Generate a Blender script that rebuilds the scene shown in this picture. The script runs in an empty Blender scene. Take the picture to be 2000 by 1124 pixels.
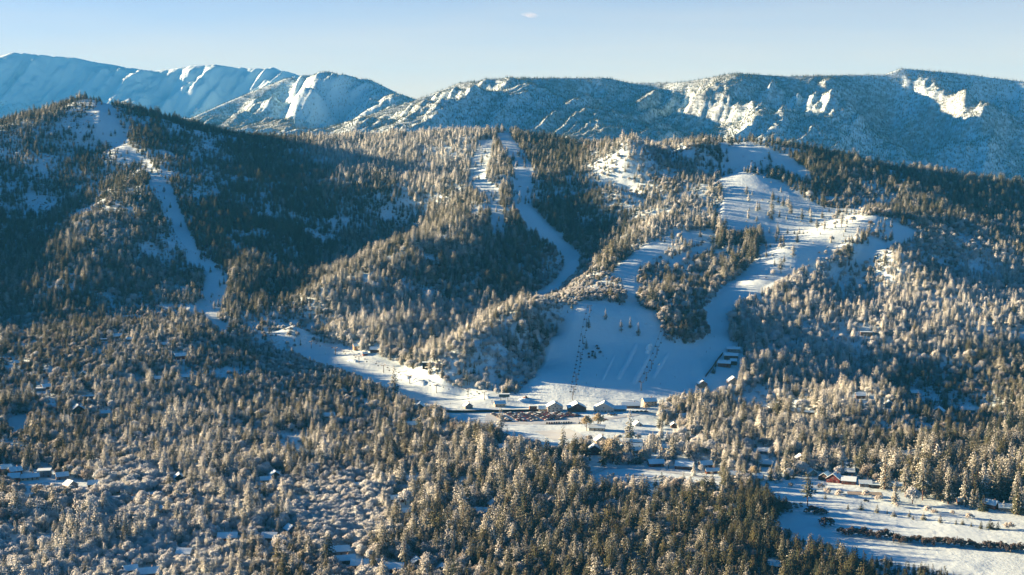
import bpy, bmesh, math, random
import numpy as np
from mathutils import Vector, Matrix

# ------------------------------------------------------------------ camera
FX, CX, CY, PITCH, CAMZ = 2800.0, 1000.0, 562.0, math.radians(6.36), 310.0
scene = bpy.context.scene
COL = scene.collection
cam_data = bpy.data.cameras.new('camera')
cam_data.sensor_width = 36.0
cam_data.lens = 36.0 * FX / 2000.0
cam_data.clip_start = 5.0
cam_data.clip_end = 60000.0
cam = bpy.data.objects.new('camera', cam_data)
COL.objects.link(cam)
cam.location = (0, 0, CAMZ)
cam.rotation_euler = (math.pi / 2 - PITCH, 0, 0)
scene.camera = cam

# ------------------------------------------------------------------ sky and sun
SUN_EL = math.radians(11.0)
SUN_AZ = math.radians(15.0)           # the sun stands left of the view, this far beyond square to it
world = bpy.data.worlds.new('World')
scene.world = world
world.use_nodes = True
wn = world.node_tree
wn.nodes.clear()
sky = wn.nodes.new('ShaderNodeTexSky')
sky.sky_type = 'NISHITA'
sky.sun_disc = False
sky.sun_elevation = SUN_EL
sky.sun_rotation = -(math.pi / 2 - SUN_AZ)
sky.altitude = 2200.0
sky.air_density = 0.42
sky.dust_density = 1.6
sky.ozone_density = 5.0
bg = wn.nodes.new('ShaderNodeBackground')
bg.inputs['Strength'].default_value = 0.05
wo = wn.nodes.new('ShaderNodeOutputWorld')
hue = wn.nodes.new('ShaderNodeHueSaturation')
hue.inputs['Saturation'].default_value = 2.0
wn.links.new(sky.outputs['Color'], hue.inputs['Color'])
# the pale band of dusty air that a clear winter sky has all round the horizon
tc = wn.nodes.new('ShaderNodeTexCoord')
sep = wn.nodes.new('ShaderNodeSeparateXYZ')
wn.links.new(tc.outputs['Generated'], sep.inputs[0])
ex = wn.nodes.new('ShaderNodeMath')
ex.operation = 'POWER'
ex.inputs[0].default_value = math.e
mu = wn.nodes.new('ShaderNodeMath')
mu.operation = 'MULTIPLY'
mu.inputs[1].default_value = -1 / 0.098 ** 2
mx = wn.nodes.new('ShaderNodeMath')
mx.operation = 'MAXIMUM'
mx.inputs[1].default_value = 0.0
wn.links.new(sep.outputs['Z'], mx.inputs[0])
sq = wn.nodes.new('ShaderNodeMath')
sq.operation = 'MULTIPLY'
wn.links.new(mx.outputs[0], sq.inputs[0])
wn.links.new(mx.outputs[0], sq.inputs[1])
wn.links.new(sq.outputs[0], mu.inputs[0])
wn.links.new(mu.outputs[0], ex.inputs[1])
m9 = wn.nodes.new('ShaderNodeMath')
m9.operation = 'MULTIPLY'
m9.inputs[1].default_value = 0.92
cmap = wn.nodes.new('ShaderNodeMapping')
cmap.inputs['Scale'].default_value = (5.0, 5.0, 42.0)
cmap.inputs['Rotation'].default_value = (0.0, 0.06, 0.3)
wn.links.new(tc.outputs['Generated'], cmap.inputs['Vector'])
cir = wn.nodes.new('ShaderNodeTexNoise')
cir.inputs['Scale'].default_value = 1.0
cir.inputs['Detail'].default_value = 5.0
wn.links.new(cmap.outputs[0], cir.inputs['Vector'])
cadd = wn.nodes.new('ShaderNodeMath')
cadd.operation = 'MULTIPLY_ADD'
cadd.inputs[1].default_value = 0.22
wn.links.new(cir.outputs['Fac'], cadd.inputs[0])
wn.links.new(ex.outputs[0], cadd.inputs[2])
csub = wn.nodes.new('ShaderNodeMath')
csub.operation = 'SUBTRACT'
csub.use_clamp = True
csub.inputs[1].default_value = 0.09
wn.links.new(cadd.outputs[0], csub.inputs[0])
wn.links.new(csub.outputs[0], m9.inputs[0])
band = wn.nodes.new('ShaderNodeMix')
band.data_type = 'RGBA'
wn.links.new(m9.outputs[0], band.inputs[0])
tint = wn.nodes.new('ShaderNodeMix')
tint.data_type = 'RGBA'
tint.blend_type = 'MULTIPLY'
tint.inputs[0].default_value = 1.0
tint.inputs[7].default_value = (0.22, 1.05, 0.72, 1)
wn.links.new(hue.outputs['Color'], tint.inputs[6])
wn.links.new(tint.outputs[2], band.inputs[6])
band.inputs[7].default_value = (3.85, 3.2, 2.3, 1)
wn.links.new(band.outputs[2], bg.inputs['Color'])
wn.links.new(bg.outputs['Background'], wo.inputs['Surface'])

sun_data = bpy.data.lights.new('sun', 'SUN')
sun_data.energy = 5.0
sun_data.color = (1.0, 0.59, 0.315)
sun_data.angle = math.radians(0.5)
sun = bpy.data.objects.new('sun', sun_data)
COL.objects.link(sun)
TO_SUN = Vector((-math.cos(SUN_EL) * math.cos(SUN_AZ), math.cos(SUN_EL) * math.sin(SUN_AZ), math.sin(SUN_EL)))
sun.rotation_euler = TO_SUN.to_track_quat('Z', 'Y').to_euler()
sun.location = (-3000, 500, 2500)

scene.view_settings.view_transform = 'Standard'
scene.view_settings.look = 'None'
scene.view_settings.exposure = 2.6
scene.view_settings.gamma = 1.0
scene.view_settings.use_curve_mapping = False
scene.render.engine = 'CYCLES'
scene.cycles.max_bounces = 4
scene.cycles.diffuse_bounces = 1
scene.cycles.volume_bounces = 0
scene.cycles.transmission_bounces = 2
scene.cycles.glossy_bounces = 2
scene.cycles.use_denoising = True

random.seed(7)
RNG = np.random.default_rng(7)


# ------------------------------------------------------------------ small maths
def wpt(px, py, Y):
    """Point in the place seen at that picture position when it stands Y metres away."""
    t = (CY - py) / FX
    a = math.atan(t) - PITCH
    dz = Y * math.tan(a)
    depth = Y * math.cos(PITCH) - dz * math.sin(PITCH)
    return ((px - CX) / FX * depth, Y, CAMZ + dz)


def project(X, Y, Z):
    dz = Z - CAMZ
    c, s = math.cos(PITCH), math.sin(PITCH)
    depth = Y * c - dz * s
    up = Y * s + dz * c
    return CX + FX * X / depth, CY - FX * up / depth


def _hash(ix, iy, seed):
    h = (ix.astype(np.int64) * 374761393 + iy.astype(np.int64) * 668265263 + seed * 974711) & 0x7fffffff
    h = ((h ^ (h >> 13)) * 1274126177) & 0x7fffffff
    return ((h ^ (h >> 16)) & 0xffff) / 65535.0


def vnoise(x, y, seed=0):
    ix, iy = np.floor(x), np.floor(y)
    fx, fy = x - ix, y - iy
    fx = fx * fx * fx * (fx * (fx * 6 - 15) + 10)
    fy = fy * fy * fy * (fy * (fy * 6 - 15) + 10)
    a, b = _hash(ix, iy, seed), _hash(ix + 1, iy, seed)
    c, d = _hash(ix, iy + 1, seed), _hash(ix + 1, iy + 1, seed)
    return (a + (b - a) * fx) * (1 - fy) + (c + (d - c) * fx) * fy


def fbm(x, y, scale, octv=4, seed=0, ridged=False, gain=0.5):
    s, a, tot = np.zeros_like(x), 1.0, 0.0
    for o in range(octv):
        k = 2.03 ** o / scale
        n = vnoise(x * k + 17.3 * o, y * k - 9.1 * o, seed + o * 13) * 2 - 1
        if ridged:
            n = 1 - 2 * np.abs(n)
        s += n * a
        tot += a
        a *= gain
    return s / tot


def ordinal(n):
    lo = ['', 'first', 'second', 'third', 'fourth', 'fifth', 'sixth', 'seventh', 'eighth', 'ninth', 'tenth', 'eleventh', 'twelfth', 'thirteenth', 'fourteenth', 'fifteenth', 'sixteenth', 'seventeenth', 'eighteenth', 'nineteenth']
    if n < 20:
        return lo[n]
    t, u = divmod(n, 10)
    return ['twentieth', 'thirtieth', 'fortieth', 'fiftieth', 'sixtieth'][t - 2] if u == 0 else ['twenty', 'thirty', 'forty', 'fifty', 'sixty'][t - 2] + '-' + lo[u]


def sstep(a, b, x):
    t = np.clip((x - a) / (b - a), 0, 1)
    return t * t * (3 - 2 * t)
# ------------------------------------------------------------------ terrain: lines of measured heights, interpolated
def D(Y):
    return Y if Y < 1600 else 1600 + (Y - 1600) * 0.80


LINES = []          # lists of (X, Y, Z)


def ln(*pts, crest=None, squeeze=0.42, out=0.0):
    """out: a rib that stands out towards the viewer (negative) or a gully cut back (positive), in metres."""
    LINES.append([wpt(px, py, D(Y) if crest is None else crest - (crest - Y) * squeeze + (out if (i or out > 0) else 0)) for i, (px, py, Y) in enumerate(pts)])


def lz(*pts):       # (px column, Y, Z)
    LINES.append([((px - CX) / FX * Y, Y, Z) for px, Y, Z in pts])


# valley floor and foreground
lz((-900, 700, 10), (0, 650, 8), (1000, 600, 0), (2000, 650, -2), (2900, 700, 0))
ln((0, 1124, 965), (500, 1124, 968), (1000, 1124, 970), (1500, 1124, 972), (2000, 1124, 976))
ln((-500, 1000, 1080), (0, 1000, 1090), (300, 1000, 1105), (600, 1000, 1120), (1000, 1000, 1137), (1400, 1000, 1140), (1700, 1000, 1145), (2000, 1012, 1134))
ln((1500, 960, 1208), (1750, 970, 1196), (2000, 985, 1180), (2300, 985, 1180))
ln((-500, 880, 1290), (0, 900, 1270), (300, 900, 1285), (600, 900, 1305), (900, 900, 1318), (1200, 900, 1318), (1500, 920, 1280), (1750, 920, 1285), (2000, 930, 1275))
ln((-500, 780, 1480), (0, 800, 1480), (150, 812, 1470), (300, 815, 1490), (500, 810, 1520), (700, 820, 1510), (900, 830, 1482), (1050, 835, 1470), (1150, 835, 1470), (1250, 835, 1470))
ln((870, 806, 1548), (960, 806, 1550), (1080, 804, 1554), (1250, 804, 1554))
# low knoll with cabins, in front of the big mountain on the left
ln((-500, 640, 1820), (-200, 660, 1780), (0, 690, 1740), (100, 672, 1775), (220, 672, 1770), (350, 672, 1780), (470, 714, 1710), (560, 755, 1640))
lz((500, 1850, 22), (545, 1850, 18))
ln((0, 745, 1600), (150, 735, 1620), (300, 745, 1610), (450, 760, 1600), (600, 790, 1560))
lz((0, 1850, 40), (200, 1870, 45), (350, 1870, 42))
# beginner slope
ln((590, 668, 1990), (650, 690, 1900), (750, 722, 1790), (850, 752, 1700), (950, 774, 1640), (1020, 790, 1600))
ln((620, 705, 1860), (720, 750, 1725), (850, 785, 1610))
# left mountain
ln((-900, 270, 3700), (-500, 270, 3400), (-150, 280, 3200), (0, 254, 3130), (50, 242, 3180), (90, 228, 3230), (130, 206, 3280), (160, 194, 3300), (200, 203, 3290), (270, 230, 3260), (330, 250, 3260), (420, 270, 3320), (480, 278, 3360), (545, 284, 3400))
ln((160, 194, 3300), (205, 230, 3190), (235, 285, 3050), (285, 328, 2900), (312, 362, 2750), (345, 440, 2540), (385, 512, 2360), (408, 560, 2230), (440, 640, 2000))
ln((190, 300, 3080), (255, 345, 2900))
ln((312, 362, 2750), (230, 392, 2640), (165, 440, 2480), (145, 490, 2320), (110, 570, 2130))
ln((-20, 320, 2960), (30, 400, 2720), (60, 470, 2500), (50, 550, 2250), (0, 620, 2060))
ln((100, 300, 3010), (150, 370, 2830), (130, 420, 2680))
ln((350, 372, 2760), (420, 400, 2700), (520, 445, 2600))
ln((420, 330, 2990), (520, 370, 2860))
ln((330, 560, 2230), (250, 560, 2220), (180, 600, 2100))
ln((430, 480, 2430), (480, 520, 2330), (500, 600, 2110))
# ridge outside the picture on the left
ln((-420, 252, 3100), (-330, 300, 2800), (-300, 360, 2560), (-260, 480, 2300), (-240, 570, 2050), (-220, 650, 1820))
# bowl between the mountain and the middle ridge
lz((540, 2060, 48), (600, 2230, 66), (690, 2420, 92), (800, 2550, 130), (900, 2680, 190))
ln((480, 400, 2780), (600, 400, 2830), (700, 380, 2880), (800, 360, 2900), (880, 350, 2880))
ln((560, 330, 3150), (700, 320, 3200), (820, 310, 3200))
# middle ridge skyline
ln((600, 275, 3500), (700, 274, 3480), (800, 270, 3460), (900, 266, 3430), (985, 258, 3400), (1040, 272, 3330), (1100, 302, 3150), (1150, 298, 3050), (1200, 287, 3000), (1260, 284, 2990), (1330, 298, 2990), (1400, 292, 3040), (1450, 287, 3050), (1492, 283, 3055))
# spur with the middle ski run
ln((985, 258, 3400), (975, 300, 3120), (960, 350, 2860), (935, 405, 2640), (890, 452, 2460), (800, 488, 2330), (700, 530, 2210), (630, 568, 2090), (575, 640, 1960))
ln((1010, 330, 2960), (1030, 400, 2700), (1060, 450, 2560))
ln((860, 535, 2240), (820, 595, 2090), (760, 650, 1960), (720, 690, 1880))
ln((980, 490, 2430), (1010, 550, 2250), (960, 600, 2110))
ln((600, 662, 1980), (660, 686, 1900), (740, 692, 1870), (800, 716, 1805))
# gully
ln((1290, 350, 2990), (1210, 410, 2830), (1165, 455, 2680), (1128, 495, 2520), (1105, 550, 2340), (1010, 612, 2110), (940, 650, 1980), (870, 694, 1870), (820, 720, 1800))
ln((1220, 325, 2860), (1195, 370, 2760))
ln((1080, 330, 3000), (1110, 400, 2800))
# centre ridge, its lower part
ln((850, 735, 1690), (890, 694, 1712), (960, 656, 1756), (1030, 608, 1825), (1070, 594, 1900), (1120, 578, 1990), (1170, 562, 2060), (1215, 562, 2080))
ln((900, 755, 1690), (960, 762, 1670), (1000, 755, 1685), (1040, 700, 1780), (1080, 660, 1850))
# its upper part
ln((1160, 530, 2190), (1195, 498, 2310), (1260, 450, 2470), (1330, 405, 2620), (1400, 362, 2760), (1455, 336, 2850), (1490, 345, 2840))
lz((1430, 2640, 205), (1500, 2620, 208))
ln((1420, 318, 2990), (1460, 300, 3060))
# main face
ln((1020, 790, 1600), (1100, 786, 1612), (1200, 785, 1612), (1290, 785, 1612), (1350, 765, 1655), (1420, 735, 1720))
ln((1060, 735, 1690), (1150, 735, 1692), (1250, 730, 1700), (1330, 725, 1720))
ln((1100, 672, 1800), (1150, 668, 1805), (1230, 660, 1815), (1290, 670, 1800))
ln((1115, 620, 1850), (1160, 618, 1855), (1230, 612, 1875), (1290, 618, 1880))
ln((1220, 575, 2040), (1240, 540, 2160), (1285, 495, 2300), (1370, 455, 2440), (1440, 432, 2520), (1445, 380, 2690))
ln((1290, 556, 2110), (1340, 570, 2075), (1330, 610, 1950), (1345, 655, 1850))
ln((1400, 470, 2400), (1330, 512, 2270))
ln((1480, 448, 2480), (1435, 510, 2310), (1395, 556, 2180))
# right run and bright knob
ln((1705, 420, 2480), (1660, 442, 2420), (1600, 468, 2350), (1540, 488, 2290))
ln((1705, 420, 2480), (1740, 436, 2450), (1795, 452, 2430), (1850, 462, 2420), (1920, 484, 2380), (2000, 505, 2350), (2200, 520, 2330), (2600, 500, 2400))
ln((1560, 512, 2250), (1480, 548, 2160), (1425, 592, 2040), (1405, 640, 1930), (1385, 700, 1800))
ln((1560, 400, 2640), (1610, 440, 2520), (1520, 455, 2470))
ln((1560, 340, 2880), (1640, 390, 2720))
ln((1690, 470, 2330), (1740, 500, 2250))
ln((1755, 405, 2660), (1860, 412, 2690), (1990, 430, 2680))
ln((1492, 283, 3060), (1560, 300, 3030), (1620, 318, 2990), (1700, 345, 2920), (1800, 370, 2880), (1900, 376, 2900), (2000, 380, 2920), (2300, 370, 2950), (2800, 350, 3000))
# right wooded slope
ln((1455, 620, 1980), (1510, 580, 2080), (1600, 555, 2180), (1700, 535, 2250), (1800, 520, 2320), (1900, 545, 2270), (2000, 560, 2240), (2300, 560, 2240))
ln((1460, 705, 1790), (1600, 690, 1840), (1750, 665, 1900), (1900, 662, 1900), (2000, 665, 1900), (2300, 660, 1920))
ln((1330, 812, 1560), (1450, 805, 1590), (1600, 792, 1575), (1690, 764, 1560), (1750, 796, 1610), (1800, 816, 1640), (1880, 816, 1640), (1940, 802, 1640), (2000, 780, 1640), (2300, 770, 1680))
ln((1300, 890, 1340), (1500, 900, 1330), (1650, 890, 1350), (1800, 880, 1375), (2000, 890, 1350), (2300, 880, 1380))
# valley behind the ski hill
lz((-900, 4300, 200), (0, 4000, 190), (300, 3800, 180), (600, 3700, 170), (1000, 3500, 140), (1300, 3500, 120), (1600, 3450, 100), (1900, 3400, 80), (2300, 3400, 80), (2900, 3400, 80))
lz((-900, 6500, 240), (0, 6400, 230), (300, 6600, 230), (450, 7000, 220))
lz((600, 5000, 150), (1000, 5000, 120), (1400, 4900, 110), (1800, 4800, 90), (2300, 4800, 90), (2900, 4800, 90))
# long range behind it
F = dict(crest=6700, squeeze=0.40)
ln((640, 250, 5000), (720, 222, 5600), (810, 194, 6000), (900, 160, 6400), (1000, 150, 6600), (1100, 151, 6700), (1180, 150, 6700), (1230, 162, 6900), (1330, 160, 6700), (1430, 141, 6500), (1530, 148, 6600), (1640, 145, 6800), (1720, 145, 6800), (1750, 132, 6900), (1850, 140, 6900), (1920, 150, 6800), (2000, 160, 6700), (2200, 150, 6600), (2500, 170, 6500), (2900, 170, 6500), **F)
ln((930, 172, 6150), (870, 190, 5800), (800, 214, 5350), (720, 236, 4900), (655, 256, 4600), out=-110, **F)
ln((1000, 150, 6600), (1035, 166, 6200), (1000, 186, 5800), (962, 200, 5500), (925, 225, 5050), (890, 248, 4650), out=-110, **F)
ln((960, 178, 6000), (905, 196, 5500), (850, 222, 5000), (800, 248, 4600), out=-110, **F)
ln((860, 214, 5600), (810, 238, 5050), (760, 258, 4600), out=110, **F)
ln((935, 205, 5650), (880, 236, 5000), out=110, **F)
ln((1035, 166, 6200), (1110, 205, 5750), (1200, 238, 5250), (1290, 275, 4700), out=-110, **F)
ln((1150, 190, 6200), (1230, 215, 5800), (1300, 250, 5300), out=110, **F)
ln((1290, 195, 6450), (1330, 240, 5700), (1360, 285, 5000), out=110, **F)
ln((1430, 141, 6500), (1385, 165, 6250), (1350, 200, 6000), out=-110, **F)
ln((1565, 155, 6450), (1520, 180, 6100), (1470, 212, 5600), (1430, 245, 5050), out=-110, **F)
ln((1440, 195, 6250), (1400, 225, 5700), out=110, **F)
ln((1565, 155, 6450), (1600, 180, 5950), (1590, 198, 5700), (1545, 228, 5250), (1500, 252, 4800), (1455, 275, 4400), out=-110, **F)
ln((1560, 205, 5900), (1500, 235, 5350), out=110, **F)
ln((1545, 228, 5250), (1590, 250, 4950), (1640, 275, 4600), (1690, 310, 4250), out=-110, **F)
ln((1620, 170, 6300), (1650, 205, 5900), (1700, 255, 5400), (1760, 305, 4900), (1830, 355, 4400), out=-110, **F)
ln((1640, 235, 5600), (1700, 295, 4900), out=110, **F)
ln((1720, 175, 6600), (1750, 235, 6050), (1810, 305, 5400), (1850, 350, 4800), out=110, **F)
ln((1780, 165, 6650), (1840, 166, 6500), (1890, 186, 6150), (1915, 206, 5900), (1890, 245, 5500), (1860, 290, 5150), out=-110, **F)
ln((1950, 195, 6350), (1930, 260, 5700), (1900, 330, 5000), out=110, **F)
ln((2000, 195, 6350), (1975, 240, 5850), (1950, 275, 5450), (1990, 330, 4950), out=-110, **F)
ln((2080, 240, 5900), (2100, 330, 5000), (2100, 400, 4300), **F)
F = dict(crest=8400, squeeze=0.33)
# pyramid mountain
ln((850, 200, 8000), (800, 191, 8100), (720, 154, 8300), (640, 139, 8500), (560, 154, 8300), (500, 177, 8000), (430, 207, 7600), (380, 230, 7200), (330, 250, 6800), **F)
ln((640, 139, 8500), (645, 165, 8100), (610, 205, 7400), (575, 245, 6600), (550, 275, 6000), out=-120, **F)
ln((600, 175, 8100), (560, 220, 7200), (530, 255, 6500), out=120, **F)
ln((560, 154, 8300), (525, 190, 7700), (480, 225, 7000), (445, 255, 6400), out=-120, **F)
ln((500, 200, 7800), (455, 235, 7000), out=120, **F)
ln((680, 180, 8000), (660, 230, 7000), (620, 265, 6300), out=120, **F)
ln((720, 154, 8300), (735, 190, 7600), (720, 230, 6900), out=-120, **F)
F = dict(crest=12800, squeeze=0.28)
# high snowy range
ln((-900, 160, 12500), (-300, 140, 12500), (-60, 125, 12700), (0, 113, 12900), (40, 104, 13000), (150, 113, 13000), (250, 131, 13000), (310, 140, 12800), (370, 130, 12600), (420, 126, 12500), (470, 134, 12500), (540, 134, 12300), (590, 148, 12000), (700, 185, 11500), (850, 210, 11000), (1100, 215, 11000), (2000, 215, 11000), (2900, 215, 11000), **F)
ln((40, 104, 13000), (20, 130, 12600), (-20, 160, 12000), (-40, 230, 10500), out=-55, **F)
ln((40, 150, 12200), (50, 190, 11200), (60, 235, 10000), out=120, **F)
ln((120, 160, 12200), (140, 235, 10000), out=120, **F)
ln((250, 131, 13000), (280, 160, 12300), (250, 190, 11400), (230, 235, 10000), out=-55, **F)
ln((310, 175, 12300), (330, 205, 11300), (350, 240, 10000), out=120, **F)
ln((420, 126, 12500), (395, 150, 12000), (370, 172, 11500), (340, 200, 10900), out=-55, **F)
ln((470, 160, 12000), (440, 200, 11000), out=120, **F)
ln((540, 134, 12300), (530, 150, 12000), (500, 185, 11000), out=-55, **F)
lz((-900, 15500, 300), (0, 15500, 300), (700, 15500, 300), (1500, 15500, 300), (2900, 15500, 300))
lz((-900, 11000, 330), (0, 11000, 330), (250, 11000, 330), (500, 10600, 320), (850, 9500, 350), (1500, 9000, 450), (2200, 9000, 400), (2900, 9000, 400))


def dense(line):
    out = []
    for a, b in zip(line[:-1], line[1:]):
        d = math.dist(a[:2], b[:2])
        step = max(60.0, 0.055 * 0.5 * (a[1] + b[1]))
        n = max(1, int(round(d / step)))
        out += [tuple(a[i] + (b[i] - a[i]) * k / n for i in range(3)) for k in range(n)]
    return out + [line[-1]]


def fit():
    pts = np.array([p for l in LINES for p in dense(l)])
    keep = np.zeros((0, 3))
    for p in pts:            # drop near-duplicates
        if len(keep) == 0 or ((keep[:, :2] - p[:2]) ** 2).sum(1).min() > (0.008 * p[1]) ** 2:
            keep = np.vstack([keep, p])
    return keep


CP = fit()


def kern(r2, c2):
    return np.sqrt(r2 + c2)


def solve():
    n = len(CP)
    d2 = ((CP[:, None, :2] - CP[None, :, :2]) ** 2).sum(2)
    c2 = (0.010 * CP[:, 1]) ** 2
    A = np.zeros((n + 1, n + 1))
    A[:n, :n] = kern(d2, c2[None, :])
    A[:n, :n] -= np.eye(n) * 1.5
    A[:n, n] = 1
    A[n, :n] = 1
    b = np.zeros(n + 1)
    b[:n] = CP[:, 2]
    return np.linalg.solve(A, b), c2


RW, RC2 = solve()


def base_height(X, Y):
    out = np.empty(X.size)
    xf, yf = X.ravel().astype(np.float32), Y.ravel().astype(np.float32)
    cx, cy, cc, w = CP[:, 0].astype(np.float32), CP[:, 1].astype(np.float32), RC2.astype(np.float32), RW[:-1].astype(np.float32)
    for i in range(0, xf.size, 20000):
        dx = xf[i:i + 20000, None] - cx[None]
        dy = yf[i:i + 20000, None] - cy[None]
        dx *= dx
        dy *= dy
        dx += dy
        dx += cc[None]
        np.sqrt(dx, out=dx)
        out[i:i + 20000] = dx.astype(np.float64) @ RW[:-1]
    return (out + RW[-1]).reshape(X.shape)


# polar sheet: columns of equal bearing, rows of growing distance
COLS = np.concatenate([np.arange(-1500, -60, 14), np.arange(-60, 2061, 4.0), np.arange(2070, 3000, 14)])
UC = (COLS - CX) / FX
YR = np.concatenate([np.arange(450, 900, 18), np.arange(900, 1600, 7.0), np.arange(1600, 2750, 4.5), np.arange(2750, 3500, 12.0), np.arange(3500, 5500, 60.0), np.arange(5500, 6950, 9.0), np.arange(6950, 7650, 60.0), np.arange(7650, 8600, 12.0), np.arange(8600, 11400, 110.0), np.arange(11400, 13200, 17.0), np.arange(13200, 16000, 140.0)])
GU, GY = np.meshgrid(UC, YR)
GX = GU * GY
# solve on a coarser sheet, then refine
CI = np.unique(np.concatenate([np.arange(0, len(UC), 2), [len(UC) - 1]]))
RI = np.unique(np.concatenate([np.arange(0, len(YR), 3), [len(YR) - 1]]))
coarse = base_height(GX[np.ix_(RI, CI)], GY[np.ix_(RI, CI)])
tmp = np.stack([np.interp(UC, UC[CI], coarse[k]) for k in range(len(RI))])
GZ = np.empty_like(GX)
for j in range(len(UC)):
    GZ[:, j] = np.interp(YR, YR[RI], tmp[:, j])

# ------------------------------------------------------------------ open snow (runs, meadow, lots) as outlines
OPEN = [
    [(188, 198), (214, 200), (236, 245), (252, 285), (292, 318), (312, 345), (330, 352), (347, 400), (368, 450), (394, 500), (432, 520), (446, 540), (440, 580), (422, 620), (452, 640), (440, 655), (400, 620), (382, 592), (400, 550), (398, 525), (365, 510), (340, 470), (318, 420), (300, 375), (285, 365), (295, 345), (262, 310), (225, 292), (182, 265), (190, 230)],
    [(935, 274), (963, 274), (956, 313), (945, 349), (977, 377), (981, 420), (992, 449), (956, 456), (960, 420), (952, 385), (913, 360), (920, 313)],
    [(967, 260), (992, 257), (1016, 292), (1041, 328), (1038, 356), (1038, 402), (1077, 441), (1109, 477), (1134, 495), (1128, 530), (1095, 560), (1060, 580), (1040, 575), (1085, 545), (1105, 510), (1070, 470), (1027, 441), (1002, 402), (1002, 370), (1006, 342), (992, 306), (977, 285)],
    [(568, 682), (600, 668), (660, 672), (720, 692), (790, 715), (840, 733), (870, 750), (930, 764), (1000, 772), (1020, 800), (880, 800), (820, 785), (740, 752), (660, 720), (615, 706), (580, 692)],
    [(1000, 775), (1040, 745), (1062, 700), (1072, 668), (1090, 645), (1105, 615), (1140, 587), (1190, 590), (1210, 600), (1222, 580), (1215, 560), (1238, 560), (1248, 600), (1285, 612), (1290, 650), (1310, 668), (1360, 672), (1385, 650), (1372, 605), (1400, 578), (1430, 583), (1425, 620), (1425, 680), (1400, 700), (1385, 735), (1440, 742), (1400, 760), (1330, 770), (1290, 775), (1262, 790), (1240, 800), (1000, 802)],
    [(1195, 527), (1240, 490), (1300, 460), (1390, 445), (1405, 440), (1400, 460), (1340, 475), (1280, 502), (1246, 522), (1242, 572), (1217, 560), (1217, 540)],
    [(1310, 502), (1400, 465), (1395, 480), (1330, 515), (1310, 518)],
    [(1405, 350), (1440, 334), (1480, 347), (1490, 380), (1500, 430), (1470, 447), (1420, 450), (1402, 430), (1412, 390)],
    [(1400, 288), (1490, 282), (1500, 300), (1480, 312), (1430, 327), (1402, 335), (1415, 310)],
    [(1500, 290), (1540, 305), (1580, 335), (1590, 350), (1550, 342), (1510, 317)],
    [(1480, 345), (1520, 352), (1560, 380), (1610, 405), (1680, 408), (1690, 425), (1640, 442), (1590, 455), (1540, 468), (1500, 470), (1480, 450), (1500, 430), (1490, 380)],
    [(1680, 424), (1715, 417), (1700, 442), (1640, 482), (1600, 502), (1560, 525), (1500, 560), (1440, 590), (1410, 585), (1395, 575), (1450, 532), (1480, 502), (1480, 475), (1540, 470), (1590, 452), (1640, 442)],
    [(1715, 420), (1760, 440), (1795, 452), (1740, 480), (1690, 510), (1652, 525), (1682, 482), (1702, 450)],
    [(1492, 668), (1530, 655), (1570, 660), (1565, 678), (1500, 682)],
    [(850, 806), (1000, 798), (1290, 795), (1285, 850), (1200, 850), (1130, 852), (1105, 872), (1060, 868), (1000, 850), (960, 830), (880, 815)],
    [(1150, 885), (1175, 882), (1182, 905), (1300, 914), (1420, 934), (1420, 946), (1300, 932), (1190, 925), (1170, 948), (1142, 930)],
    [(1495, 948), (1570, 930), (1640, 948), (1760, 962), (1850, 985), (1930, 1000), (2060, 1010), (2060, 1190), (1850, 1112), (1700, 1087), (1620, 1062), (1540, 1037), (1490, 1022), (1545, 1000), (1575, 988), (1500, 962)],
    [(10, 822), (40, 808), (62, 815), (50, 835), (15, 838)],
    [(20, 935), (60, 925), (120, 930), (200, 945), (215, 955), (160, 950), (90, 945), (30, 948)],
    [(260, 730), (272, 722), (275, 745), (262, 748)],
    [(512, 1070), (528, 1062), (545, 1092), (530, 1100)],
    [(1400, 700), (1450, 680), (1455, 700), (1445, 735), (1395, 735)],
]
MW, MH = 1100, 620        # 2-px cells, with a margin of 100 px


def raster(polys):
    yy, xx = np.mgrid[0:MH, 0:MW]
    xx = xx * 2.0 - 100
    yy = yy * 2.0 - 50
    m = np.zeros((MH, MW), bool)
    for poly in polys:
        ins = np.zeros((MH, MW), bool)
        n = len(poly)
        for i in range(n):
            (x1, y1), (x2, y2) = poly[i], poly[(i + 1) % n]
            if y1 == y2:
                continue
            c = ((y1 > yy) != (y2 > yy)) & (xx < (x2 - x1) * (yy - y1) / (y2 - y1) + x1)
            ins ^= c
        m |= ins
    return m.astype(float)


def blur(m, n):
    for _ in range(n):
        m = (m + np.roll(m, 1, 0) + np.roll(m, -1, 0) + np.roll(m, 1, 1) + np.roll(m, -1, 1)) / 5
    return m


OPEN_SHARP = raster(OPEN)
OPEN_SOFT = blur(OPEN_SHARP, 6)
OPEN_WIDE = blur(OPEN_SHARP, 40)


def look(mask, px, py):
    i = np.clip(((py + 50) / 2).astype(int), 0, MH - 1)
    j = np.clip(((px + 100) / 2).astype(int), 0, MW - 1)
    ok = (px > -90) & (px < 2090) & (py > -40) & (py < 1180)
    return np.where(ok, mask[i, j], 0.0)


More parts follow.
